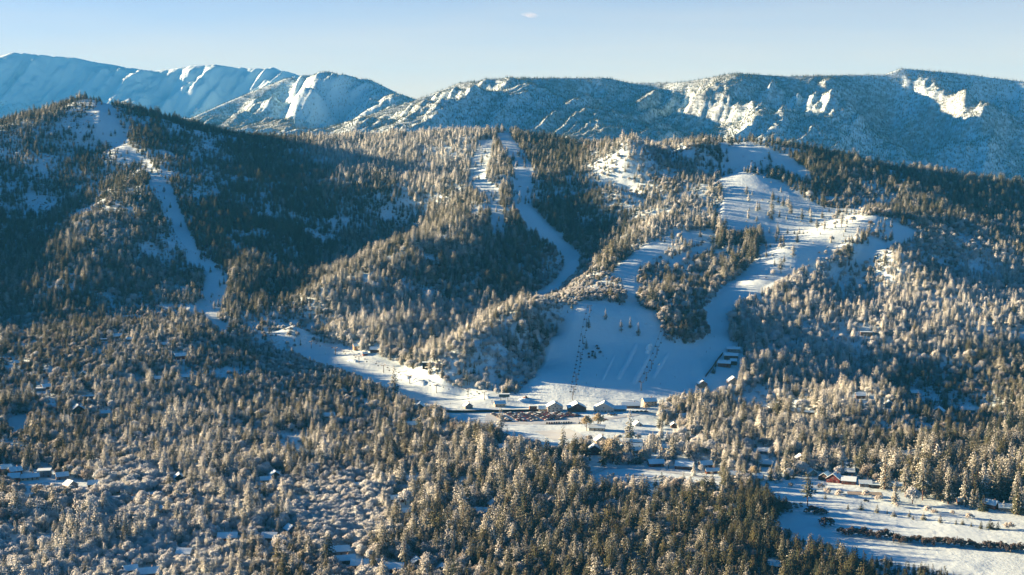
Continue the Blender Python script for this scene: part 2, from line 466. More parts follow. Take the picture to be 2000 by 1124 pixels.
# relief on top of the measured heights
PXG, PYG = project(GX, GY, GZ)
near = 1 - sstep(2900, 3600, GY)
openw = look(OPEN_WIDE, PXG, PYG) * near
amp_near = near * (1 - 0.92 * np.clip(openw * 1.6, 0, 1)) * (0.35 + 0.65 * sstep(1500, 1900, GY))
GZ += amp_near * (9.0 * fbm(GX, GY, 170, 4, 3) + 5.0 * fbm(GX, GY, 60, 3, 5, ridged=True))
GZ += near * openw * 1.2 * fbm(GX, GY, 45, 3, 8)
far = sstep(3500, 4300, GY)
sk = GX - 0.40 * GY                      # ribs run down to the near left
wx = sk + 60 * fbm(GX, GY, 500, 3, 21)
CRESTS = [      # band of distance; column, height in the picture, distance of the crest
    ((5300, 7700), [(640, 252, 6020), (720, 226, 6260), (810, 198, 6420), (900, 162, 6580), (1000, 152, 6660), (1100, 153, 6700), (1180, 152, 6700), (1230, 163, 6780), (1330, 161, 6700), (1430, 143, 6620), (1530, 149, 6660), (1640, 147, 6740), (1720, 146, 6740), (1750, 134, 6780), (1850, 142, 6780), (1920, 151, 6740), (2000, 161, 6700), (2200, 160, 6660)]),
    ((7600, 9900), [(330, 252, 7872), (380, 230, 8004), (430, 208, 8136), (500, 178, 8268), (560, 155, 8367), (640, 140, 8433), (720, 155, 8367), (800, 191, 8301), (850, 205, 8268)]),
    ((10600, 14600), [(-300, 142, 12716), (-60, 125, 12772), (0, 112, 12828), (40, 103, 12856), (150, 113, 12856), (250, 131, 12856), (310, 139, 12800), (370, 130, 12744), (420, 125, 12716), (470, 133, 12716), (540, 133, 12660), (590, 147, 12576), (700, 187, 12436), (850, 210, 12296)])]
calm = np.ones_like(GZ)
for (ya, yb), poly in CRESTS:          # the crests themselves are even; ribs begin below them
    Yc = np.interp(COLS, [q[0] for q in poly], [q[2] for q in poly])
    sig = 100.0 if ya < 7000 else 90.0
    dist = np.where(GY > Yc[None], (GY - Yc[None]) * 0.35, Yc[None] - GY)
    calm *= 1 - (0.93 if ya < 9000 else 0.6) * np.exp(-(dist / sig) ** 2)
high = 1 + 0.7 * sstep(10500, 11800, GY)
GZ += far * calm * high * (18 * fbm(wx, GY * 0.25, 330, 3, 31, ridged=True, gain=0.55) + 54 * fbm(wx, GY * 0.20, 165, 5, 37, ridged=True, gain=0.55) + 7 * fbm(GX, GY, 40, 2, 39, ridged=True))
# bring each far crest back to its surveyed height after the relief was added
for (ya, yb), poly in CRESTS:
    ra, rb = np.searchsorted(YR, ya), np.searchsorted(YR, yb)
    cx_ = [q[0] for q in poly]
    want = np.interp(COLS, cx_, [q[1] for q in poly])
    Yc = np.interp(COLS, cx_, [q[2] for q in poly])
    inside = (COLS >= poly[0][0] - 60) & (COLS <= poly[-1][0] + 60)
    Yb = GY[ra:rb]
    back = np.clip(Yb - Yc[None] - 30, 0, None)
    el = np.where(back > 0, -9, (GZ[ra:rb] - CAMZ) / Yb)
    k = np.argmax(el, axis=0)
    Yk = YR[ra:rb][k]
    Zk = GZ[ra:rb][k, np.arange(len(COLS))]
    Zw = CAMZ + Yk * np.tan(np.arctan((CY - want) / FX) - PITCH)
    dz = np.where(inside, Zw - Zk, 0.0)
    ker = np.exp(-(np.arange(-9, 10) / 4.0) ** 2)
    dz = np.convolve(dz, ker / ker.sum(), 'same')
    wgt = np.clip((GZ[ra:rb] - 230) / np.maximum(Zk - 230, 40)[None], 0, 1)
    edge = sstep(ya, ya + 250, Yb) * (1 - sstep(yb - 300, yb, Yb))
    GZ[ra:rb] += dz[None] * wgt * edge
    Zc = CAMZ + Yc * np.tan(np.arctan((CY - want) / FX) - PITCH)      # the smooth crest line; nothing near it stands much above
    rag = 2.5 * fbm(GX[ra:rb], Yb, 60, 3, 77) * (1 + sstep(10000, 11000, Yb) * 3)
    lim = np.where(inside, Zc, 9999.0)[None] - 0.22 * back + rag
    cut = (Yb > Yc[None] - 260) & (GZ[ra:rb] > lim)
    GZ[ra:rb] = np.where(cut, lim, GZ[ra:rb])
# nothing stands higher behind the long range
beh = (GY > 7500) & (GY < 11000) & (COLS[None] > 900)
GZ = np.where(beh, np.minimum(GZ, 380.0), GZ)
PXG, PYG = project(GX, GY, GZ)
GOPEN = look(OPEN_SOFT, PXG, PYG) * near


def ground(X, Y):
    """Ground height at world X, Y (arrays)."""
    X, Y = np.atleast_1d(np.asarray(X, float)), np.atleast_1d(np.asarray(Y, float))
    u = X / Y
    j = np.clip(np.searchsorted(UC, u) - 1, 0, len(UC) - 2)
    i = np.clip(np.searchsorted(YR, Y) - 1, 0, len(YR) - 2)
    fu = (u - UC[j]) / (UC[j + 1] - UC[j])
    fy = (Y - YR[i]) / (YR[i + 1] - YR[i])
    return (GZ[i, j] * (1 - fu) + GZ[i, j + 1] * fu) * (1 - fy) + (GZ[i + 1, j] * (1 - fu) + GZ[i + 1, j + 1] * fu) * fy


YMARCH = np.concatenate([np.arange(700, 3600, 2.0), np.arange(3600, 13000, 10.0)])


def spot(px, py):
    """First ground point under a picture position."""
    a = math.atan((CY - py) / FX) - PITCH
    x1, _, z1 = wpt(px, py, 1000.0)
    Xs = x1 / 1000.0 * YMARCH
    Zr = CAMZ + math.tan(a) * YMARCH
    g = ground(Xs, YMARCH)
    k = np.argmax(g >= Zr)
    return Vector((float(Xs[k]), float(YMARCH[k]), float(ground(Xs[k], YMARCH[k])[0])))


def gz(x, y):
    return float(ground(x, y)[0])


# ------------------------------------------------------------------ materials
MATS = {}


def new_mat(name):
    m = bpy.data.materials.new(name)
    m.use_nodes = True
    nt = m.node_tree
    b = nt.nodes['Principled BSDF']
    b.inputs['Specular IOR Level'].default_value = 0.2
    return m, nt, b


def mat(name, col, rough=0.8, var=0.12, scale=3.0, spec=0.2, metal=0.0):
    if name in MATS:
        return MATS[name]
    m, nt, b = new_mat(name)
    n = nt.nodes.new('ShaderNodeTexNoise')
    n.inputs['Scale'].default_value = scale
    n.inputs['Detail'].default_value = 4
    tc = nt.nodes.new('ShaderNodeTexCoord')
    nt.links.new(tc.outputs['Object'], n.inputs['Vector'])
    r = nt.nodes.new('ShaderNodeValToRGB')
    r.color_ramp.elements[0].position = 0.3
    r.color_ramp.elements[1].position = 0.7
    r.color_ramp.elements[0].color = [c * (1 - var) for c in col] + [1]
    r.color_ramp.elements[1].color = [min(1, c * (1 + var)) for c in col] + [1]
    nt.links.new(n.outputs['Fac'], r.inputs['Fac'])
    nt.links.new(r.outputs['Color'], b.inputs['Base Color'])
    b.inputs['Roughness'].default_value = rough
    b.inputs['Metallic'].default_value = metal
    b.inputs['Specular IOR Level'].default_value = spec
    MATS[name] = m
    return m


def nd(nt, kind, **kw):
    n = nt.nodes.new(kind)
    for k, v in kw.items():
        setattr(n, k, v)
    return n


def math_node(nt, op, a, b=None, clamp=False):
    n = nt.nodes.new('ShaderNodeMath')
    n.operation = op
    n.use_clamp = clamp
    for i, v in enumerate((a, b)):
        if v is None:
            continue
        if isinstance(v, (int, float)):
            n.inputs[i].default_value = v
        else:
            nt.links.new(v, n.inputs[i])
    return n.outputs[0]


def mix_col(nt, fac, a, b):
    n = nt.nodes.new('ShaderNodeMix')
    n.data_type = 'RGBA'
    if isinstance(fac, (int, float)):
        n.inputs[0].default_value = fac
    else:
        nt.links.new(fac, n.inputs[0])
    for i, v in ((6, a), (7, b)):
        if isinstance(v, tuple):
            n.inputs[i].default_value = tuple(v) + (1,) if len(v) == 3 else v
        else:
            nt.links.new(v, n.inputs[i])
    return n.outputs[2]


def noise(nt, vec, scale, detail=4, rough=0.55):
    n = nt.nodes.new('ShaderNodeTexNoise')
    n.inputs['Scale'].default_value = scale
    n.inputs['Detail'].default_value = detail
    n.inputs['Roughness'].default_value = rough
    if vec is not None:
        nt.links.new(vec, n.inputs['Vector'])
    return n.outputs['Fac']


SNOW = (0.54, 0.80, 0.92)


def ground_material(name, is_far):
    m, nt, b = new_mat(name)
    geo = nd(nt, 'ShaderNodeNewGeometry')
    pos = geo.outputs['Position']
    op = nd(nt, 'ShaderNodeAttribute', attribute_name='open')
    wd = nd(nt, 'ShaderNodeAttribute', attribute_name='wood')
    if is_far:
        sp = noise(nt, pos, 0.045, 5, 0.7)
        sp2 = noise(nt, pos, 0.006, 4)
        thr = math_node(nt, 'ADD', math_node(nt, 'MULTIPLY', wd.outputs['Fac'], 0.36), math_node(nt, 'MULTIPLY', sp2, 0.25))
        f = math_node(nt, 'MULTIPLY', math_node(nt, 'SUBTRACT', math_node(nt, 'ADD', sp, thr), 0.80), 4.0, True)
        f = math_node(nt, 'MULTIPLY', f, 0.75)
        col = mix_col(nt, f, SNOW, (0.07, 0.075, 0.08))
    else:
        sp = noise(nt, pos, 0.35, 4, 0.65)
        sp2 = noise(nt, pos, 0.03, 4)
        f = math_node(nt, 'MULTIPLY', math_node(nt, 'SUBTRACT', math_node(nt, 'ADD', sp, math_node(nt, 'MULTIPLY', sp2, 0.35)), 0.70), 5.0, True)
        inv = math_node(nt, 'SUBTRACT', 1.0, op.outputs['Fac'], True)
        f = math_node(nt, 'MULTIPLY', math_node(nt, 'MULTIPLY', f, inv), 0.6)
        mp = nd(nt, 'ShaderNodeMapping')
        mp.inputs['Scale'].default_value = (0.22, 0.022, 0.0)
        mp.inputs['Rotation'].default_value = (0, 0, 0.25)
        nt.links.new(pos, mp.inputs['Vector'])
        groom = noise(nt, mp.outputs[0], 1.0, 5, 0.65)
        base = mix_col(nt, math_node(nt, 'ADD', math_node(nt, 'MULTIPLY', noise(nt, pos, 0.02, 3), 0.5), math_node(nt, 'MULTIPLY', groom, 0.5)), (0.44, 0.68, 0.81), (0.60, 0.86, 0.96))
        col = mix_col(nt, f, base, (0.13, 0.105, 0.08))
        bump = nd(nt, 'ShaderNodeBump')
        bump.inputs['Strength'].default_value = 0.55
        bump.inputs['Distance'].default_value = 1.0
        n1 = noise(nt, pos, 0.16, 5, 0.6)
        nt.links.new(math_node(nt, 'ADD', n1, math_node(nt, 'MULTIPLY', groom, 0.28)), bump.inputs['Height'])
        nt.links.new(bump.outputs['Normal'], b.inputs['Normal'])
    nt.links.new(col, b.inputs['Base Color'])
    b.inputs['Roughness'].default_value = 0.75
    return m


def mesh_np(name, verts, faces, smooth=False):
    me = bpy.data.meshes.new(name)
    verts = np.asarray(verts, np.float32)
    faces = np.asarray(faces, np.int32)
    me.vertices.add(len(verts))
    me.vertices.foreach_set('co', verts.ravel())
    k = faces.shape[1]
    me.loops.add(faces.size)
    me.loops.foreach_set('vertex_index', faces.ravel())
    me.polygons.add(len(faces))
    me.polygons.foreach_set('loop_start', np.arange(0, faces.size, k, dtype=np.int32))
    me.polygons.foreach_set('loop_total', np.full(len(faces), k, np.int32))
    if smooth:
        me.polygons.foreach_set('use_smooth', np.ones(len(faces), bool))
    me.update(calc_edges=True)
    return me


def link(name, me, parent=None, **props):
    o = bpy.data.objects.new(name, me)
    COL.objects.link(o)
    if parent is not None:
        o.parent = parent
    for k, v in props.items():
        if v is not None:
            o[k] = v
    return o


def sheet(name, r0, r1, material, wood):
    X, Y, Z = GX[r0:r1], GY[r0:r1], GZ[r0:r1]
    nr, nc = X.shape
    v = np.stack([X, Y, Z], -1).reshape(-1, 3)
    idx = np.arange(nr * nc).reshape(nr, nc)
    f = np.stack([idx[:-1, :-1], idx[:-1, 1:], idx[1:, 1:], idx[1:, :-1]], -1).reshape(-1, 4)
    me = mesh_np(name, v, f, True)
    for an, arr in (('open', GOPEN[r0:r1]), ('wood', wood[r0:r1])):
        a = me.attributes.new(an, 'FLOAT', 'POINT')
        a.data.foreach_set('value', arr.astype(np.float32).ravel())
    me.materials.append(material)
    return link(name, me, kind='structure')


# how wooded the far slopes are: sunny left flanks barer, high ground bare
dZx = np.gradient(GZ, axis=1) / np.gradient(GX, axis=1)
WOOD = np.clip(0.72 + 0.9 * fbm(GX, GY, 900, 4, 51) - 0.18 * np.clip(dZx, -0.2, 1.0), 0, 1)
WOOD *= 1 - sstep(9500, 11000, GY) * (0.35 + 0.65 * sstep(480, 620, GZ))
RSPLIT = int(np.searchsorted(YR, 3500.0))
sheet('ground', 0, RSPLIT + 1, ground_material('snow_ground', False), WOOD)
sheet('mountains', RSPLIT, len(YR), ground_material('snow_mountain', True), WOOD)

# ------------------------------------------------------------------ tree kinds (crown and trunk meshes)
def tree_material(name, green, green2, frost_col):
    m, nt, b = new_mat(name)
    fr = nd(nt, 'ShaderNodeAttribute', attribute_name='fr')
    it = nd(nt, 'ShaderNodeAttribute', attribute_name='frost', attribute_type='INSTANCER')
    oi = nd(nt, 'ShaderNodeObjectInfo')
    f = math_node(nt, 'ADD', fr.outputs['Fac'], math_node(nt, 'MULTIPLY', math_node(nt, 'SUBTRACT', it.outputs['Fac'], 0.5), 1.5))
    f = math_node(nt, 'MULTIPLY', math_node(nt, 'SUBTRACT', f, 0.20), 1.25, True)
    g = mix_col(nt, oi.outputs['Random'], green, green2)
    col = mix_col(nt, f, g, frost_col)
    nt.links.new(col, b.inputs['Base Color'])
    b.inputs['Roughness'].default_value = 0.85
    b.inputs['Specular IOR Level'].default_value = 0.1
    return m


M_PINE = tree_material('frosted_pine_needles', (0.022, 0.042, 0.032), (0.070, 0.082, 0.038), (0.52, 0.64, 0.66))
M_BARE = tree_material('frosted_twigs', (0.11, 0.115, 0.105), (0.16, 0.155, 0.13), (0.54, 0.67, 0.72))
M_GOLD = tree_material('golden_twigs', (0.25, 0.26, 0.18), (0.28, 0.28, 0.19), (0.48, 0.54, 0.50))
M_WILLOW = tree_material('willow_stems', (0.046, 0.050, 0.056), (0.062, 0.062, 0.062), (0.42, 0.48, 0.48))
M_BARK = mat('pine_bark', (0.095, 0.06, 0.042), 0.9, 0.25, 2.0)


def clumps(cen, rad, sq, rng, base_fr):
    """Ragged little bodies of foliage: six corners, eight faces each."""
    n = len(cen)
    V = np.empty((n, 6, 3))
    ang = rng.uniform(0, 2 * np.pi, n)[:, None] + np.arange(4)[None] * np.pi / 2 + rng.uniform(-0.5, 0.5, (n, 4))
    rr = rad[:, None] * rng.uniform(0.55, 1.25, (n, 4))
    V[:, 0:4, 0] = np.cos(ang) * rr
    V[:, 0:4, 1] = np.sin(ang) * rr
    V[:, 0:4, 2] = (rad * sq)[:, None] * rng.uniform(-0.7, 0.4, (n, 4))
    V[:, 4] = rng.uniform(-0.35, 0.35, (n, 3)) * rad[:, None]
    V[:, 4, 2] = rad * sq * rng.uniform(0.7, 1.4, n)
    V[:, 5] = rng.uniform(-0.35, 0.35, (n, 3)) * rad[:, None]
    V[:, 5, 2] = -rad * sq * rng.uniform(0.5, 1.1, n)
    V += cen[:, None, :]
    F = np.array([(0, 1, 4), (1, 2, 4), (2, 3, 4), (3, 0, 4), (1, 0, 5), (2, 1, 5), (3, 2, 5), (0, 3, 5)])
    faces = (np.arange(n)[:, None, None] * 6 + F[None]).reshape(-1, 3)
    fr = np.empty((n, 6))
    fr[:, 0:4] = rng.uniform(0.3, 0.6, (n, 4))
    fr[:, 4] = 0.82
    fr[:, 5] = 0.12
    fr += base_fr[:, None]
    return V.reshape(-1, 3), faces, fr.ravel()


def tube(pts, radii, sides=5):
    """A tapered stem along pts."""
    V, F = [], []
    for (p, r) in zip(pts, radii):
        for s in range(sides):
            a = 2 * math.pi * s / sides
            V.append((p[0] + r * math.cos(a), p[1] + r * math.sin(a), p[2]))
    for k in range(len(pts) - 1):
        for s in range(sides):
            a, b = k * sides + s, k * sides + (s + 1) % sides
            F.append((a, b, b + sides))
            F.append((a, b + sides, a + sides))
    return V, F


def fr_mesh(name, V, F, fr, material, axis=None):
    me = mesh_np(name, V, F, axis is not None)
    if axis is not None:                    # foliage is shaded as one soft body: normals lean outwards from the crown
        V = np.asarray(V)
        H_, kind_ = axis
        mid = V.copy()
        if kind_ == 'cone':
            mid[:, :2] = 0
            mid[:, 2] -= 0.05 * H_
        else:
            mid[:] = V.mean(0)
            mid[:, 2] = V[:, 2].min() + 0.3 * (V[:, 2].max() - V[:, 2].min())
        n1 = V - mid
        n1 /= np.linalg.norm(n1, axis=1, keepdims=True) + 1e-6
        c = V.reshape(-1, 6, 3)
        n2 = (c - c.mean(1, keepdims=True)).reshape(-1, 3)
        n2 /= np.linalg.norm(n2, axis=1, keepdims=True) + 1e-6
        n = (0.40 if kind_ == 'cone' else 0.12) * n1 + 0.62 * n2
        n /= np.linalg.norm(n, axis=1, keepdims=True) + 1e-6
        me.normals_split_custom_set_from_vertices(n.tolist())
    a = me.attributes.new('fr', 'FLOAT', 'POINT')
    a.data.foreach_set('value', np.asarray(fr, np.float32))
    me.materials.append(material)
    return me


def pine_crown(seed, H, R, low, power, dens, csize, ragged, material):
    rng = np.random.default_rng(seed)
    cen, rad, bf = [], [], []
    z = low * H
    while z < H * 0.985:
        t = (z - low * H) / (H * (1 - low))
        prof = R * (1 - t) ** power * min(1.0, 0.55 + 2.2 * t) * rng.uniform(1 - ragged, 1 + ragged) + 0.15
        nb = max(2, int(dens * (prof / R) * 5.5) + 1)
        a0 = rng.uniform(0, 6.28)
        lean = rng.uniform(-ragged, ragged) * R * 0.35
        for k in range(nb):
            a = a0 + 6.283 * k / nb + rng.uniform(-0.5, 0.5)
            L = prof * rng.uniform(0.65, 1.15)
            m = max(1, int(L / (csize * 1.05)))
            off = rng.uniform(-0.15, 0.15)
            for q in range(m):
                d = L * (q + 0.9) / m
                cen.append((math.cos(a) * d + lean, math.sin(a) * d, z - 0.25 * d * (1.1 - t) + rng.uniform(-0.25, 0.25)))
                rad.append(csize * rng.uniform(0.6, 1.15) * (0.55 + 0.45 * (1 - t)))
                bf.append(off + 0.22 * (d / max(prof, 0.3) - 0.5) + 0.12 * t)
        z += csize * rng.uniform(0.75, 1.35) * (0.55 + 0.45 * (1 - t))
    cen.append((0, 0, H - 0.2))
    rad.append(0.35)
    bf.append(0.1)
    V, F, fr = clumps(np.array(cen), np.array(rad), 0.62, rng, np.array(bf))
    return fr_mesh('crown', V, F, fr, material, (H, 'cone'))


def pine_trunk(seed, H):
    rng = np.random.default_rng(seed + 500)
    b = rng.uniform(-0.25, 0.25, 2)
    zs = [-0.8, 0.6, H * 0.3, H * 0.6, H * 0.93]
    V, F = tube([(b[0] * (z / H) ** 2, b[1] * (z / H) ** 2, z) for z in zs], [0.5 * H / 22, 0.4 * H / 22, 0.32 * H / 22, 0.2 * H / 22, 0.05])
    me = mesh_np('trunk', V, F)
    me.materials.append(M_BARK)
    return me


def round_crown(seed, H, R, low, n, csize, material, flat=0.8, top=0.0):
    """Bare frosted broadleaf: twig clumps on many rounded lobes."""
    rng = np.random.default_rng(seed)
    lobes = []
    nl = max(5, int(n / 14))
    for k in range(nl):
        a, e = rng.uniform(0, 6.283), rng.uniform(-0.25, 1.45)
        q = rng.uniform(0.45, 0.85)
        lobes.append((math.cos(a) * math.cos(e) * R * q, math.sin(a) * math.cos(e) * R * q, low * H + (H * (1 - low)) * (0.42 + 0.48 * q * math.sin(e)), R * rng.uniform(0.22, 0.42)))
    cen, rad, bf = [], [], []
    for lx, ly, lzz, lr in lobes:
        off = rng.uniform(-0.18, 0.18)
        for k in range(max(4, n // nl)):
            v = rng.normal(size=3)
            v /= np.linalg.norm(v)
            d = lr * rng.uniform(0.35, 1.1)
            cen.append((lx + v[0] * d, ly + v[1] * d, lzz + v[2] * d * flat))
            rad.append(csize * rng.uniform(0.5, 1.2))
            bf.append(off + 0.12 * v[2])
    V, F, fr = clumps(np.array(cen), np.array(rad), 0.85, rng, np.array(bf))
    return fr_mesh('crown', V, F, fr, material, (H, 'ball'))


def limb_trunk(seed, H, R, low):
    rng = np.random.default_rng(seed + 900)
    V, F = tube([(0, 0, -0.6), (0, 0, H * 0.2), (0.1, 0, H * 0.5), (0.2, 0.1, H * 0.8)], [0.3, 0.24, 0.16, 0.04])
    for k in range(6):
        a = 6.283 * k / 6 + rng.uniform(-0.4, 0.4)
        z0 = H * rng.uniform(0.15, 0.45)
        L = R * rng.uniform(0.5, 0.85)
        v2, f2 = tube([(0, 0, z0), (math.cos(a) * L * 0.5, math.sin(a) * L * 0.5, z0 + H * 0.16), (math.cos(a) * L, math.sin(a) * L, z0 + H * 0.38)], [0.13, 0.09, 0.03], 4)
        base = len(V)
        V += v2
        F += [tuple(i + base for i in f) for f in f2]
    me = mesh_np('trunk', V, F)
    me.materials.append(M_BARK)
    return me


KINDS = {}


def kind(key, items):
    KINDS[key] = items


kind('pine', [(pine_crown(i, H, R, low, p, d, c, rg, M_PINE), pine_trunk(i, H), H) for i, (H, R, low, p, d, c, rg) in enumerate([
    (22, 5.4, 0.12, 0.80, 1.2, 1.0, 0.30), (24, 5.0, 0.18, 0.60, 1.1, 1.0, 0.42), (21, 5.6, 0.08, 0.9, 1.2, 1.05, 0.26),
    (26, 5.2, 0.28, 0.48, 1.0, 1.1, 0.52), (23, 4.4, 0.10, 0.72, 1.25, 0.95, 0.36), (20, 5.6, 0.20, 0.50, 1.1, 1.1, 0.50)])])
kind('fir', [(pine_crown(20 + i, H, R, low, p, d, c, rg, M_PINE), pine_trunk(20 + i, H), H) for i, (H, R, low, p, d, c, rg) in enumerate([
    (11, 2.7, 0.05, 0.85, 1.2, 0.72, 0.22), (13, 2.6, 0.06, 0.75, 1.2, 0.72, 0.28), (9, 2.7, 0.04, 0.7, 1.2, 0.7, 0.32)])])
kind('oak', [(round_crown(40 + i, H, R, low, n, c, M_BARE), limb_trunk(40 + i, H, R, low), H) for i, (H, R, low, n, c) in enumerate([
    (9.5, 4.8, 0.05, 1050, 0.42), (8.0, 4.4, 0.04, 900, 0.42), (11, 4.7, 0.08, 1100, 0.44)])])
kind('shrub', [(round_crown(60 + i, H, R, 0.0, n, c, M_BARE, 0.7), None, H) for i, (H, R, n, c) in enumerate([
    (2.4, 1.9, 90, 0.40), (1.8, 2.1, 84, 0.40), (3.0, 2.0, 100, 0.42)])])
kind('willow', [(round_crown(70 + i, H, R, 0.0, n, c, M_WILLOW, 0.9), None, H) for i, (H, R, n, c) in enumerate([
    (4.6, 3.2, 230, 0.42), (4.2, 3.0, 210, 0.42), (5.0, 3.3, 240, 0.42)])])
kind('gold', [(round_crown(80 + i, H, R, 0.2, n, c, M_GOLD), limb_trunk(80 + i, H, R, 0.2), H) for i, (H, R, n, c) in enumerate([
    (13, 5.0, 800, 0.42), (11, 4.6, 700, 0.42)])])


def far_tree(seed, H, R):
    rng = np.random.default_rng(seed)
    t = np.linspace(0.12, 0.95, 5)
    cen = np.stack([rng.uniform(-0.3, 0.3, 5), rng.uniform(-0.3, 0.3, 5), t * H], 1)
    V, F, fr = clumps(cen, R * (1.08 - t), 1.0, rng, rng.uniform(-0.25, 0.15, 5))
    return fr_mesh('far_crown', V, F, fr, M_PINE)


def joined(crown, trunk, name):
    """Crown and trunk as one mesh, for the uncountable forest."""
    if trunk is None:
        return crown
    bm = bmesh.new()
    bm.from_mesh(crown)
    n = len(bm.faces)
    bm.from_mesh(trunk)
    bm.faces.ensure_lookup_table()
    for f in bm.faces[n:]:
        f.material_index = 1
    me = bpy.data.meshes.new(name)
    bm.to_mesh(me)
    bm.free()
    me.materials.append(crown.materials[0])
    me.materials.append(trunk.materials[0])
    return me


def source(me, name):
    return bpy.data.objects.new(name, me)       # source shape for instances


def mass(name, sources, P, rotz, scale, var, frost, tilt=None, **props):
    """One object that holds an uncountable mass of trees on the given points."""
    n = len(P)
    me = bpy.data.meshes.new(name)
    me.vertices.add(n)
    me.vertices.foreach_set('co', np.asarray(P, np.float32).ravel())
    rot = np.zeros((n, 3), np.float32)
    rot[:, 2] = rotz
    if tilt is not None:
        rot[:, :2] = tilt
    for an, typ, arr, field in (('rot', 'FLOAT_VECTOR', rot, 'vector'), ('scl', 'FLOAT_VECTOR', scale, 'vector'), ('frost', 'FLOAT', frost, 'value'), ('var', 'INT', var, 'value')):
        a = me.attributes.new(an, typ, 'POINT')
        a.data.foreach_set(field, np.ascontiguousarray(arr, np.int32 if typ == 'INT' else np.float32).ravel())
    o = link(name, me, kind='stuff', **props)
    ng = bpy.data.node_groups.new(name, 'GeometryNodeTree')
    ng.interface.new_socket('Geometry', in_out='INPUT', socket_type='NodeSocketGeometry')
    ng.interface.new_socket('Geometry', in_out='OUTPUT', socket_type='NodeSocketGeometry')
    gi, go = ng.nodes.new('NodeGroupInput'), ng.nodes.new('NodeGroupOutput')
    iop = ng.nodes.new('GeometryNodeInstanceOnPoints')
    g2i = ng.nodes.new('GeometryNodeGeometryToInstance')
    for s in sources:
        oi = ng.nodes.new('GeometryNodeObjectInfo')
        oi.inputs['Object'].default_value = s
        ng.links.new(oi.outputs['Geometry'], g2i.inputs[0])
    ng.links.new(gi.outputs[0], iop.inputs['Points'])
    ng.links.new(g2i.outputs[0], iop.inputs['Instance'])
    iop.inputs['Pick Instance'].default_value = True

    def attr(nm, t):
        a = ng.nodes.new('GeometryNodeInputNamedAttribute')
        a.data_type = t
        a.inputs['Name'].default_value = nm
        return a.outputs['Attribute']
    ng.links.new(attr('var', 'INT'), iop.inputs['Instance Index'])
    ng.links.new(attr('rot', 'FLOAT_VECTOR'), iop.inputs['Rotation'])
    ng.links.new(attr('scl', 'FLOAT_VECTOR'), iop.inputs['Scale'])
    ng.links.new(iop.outputs['Instances'], go.inputs[0])
    o.modifiers.new('scatter', 'NODES').node_group = ng
    return o


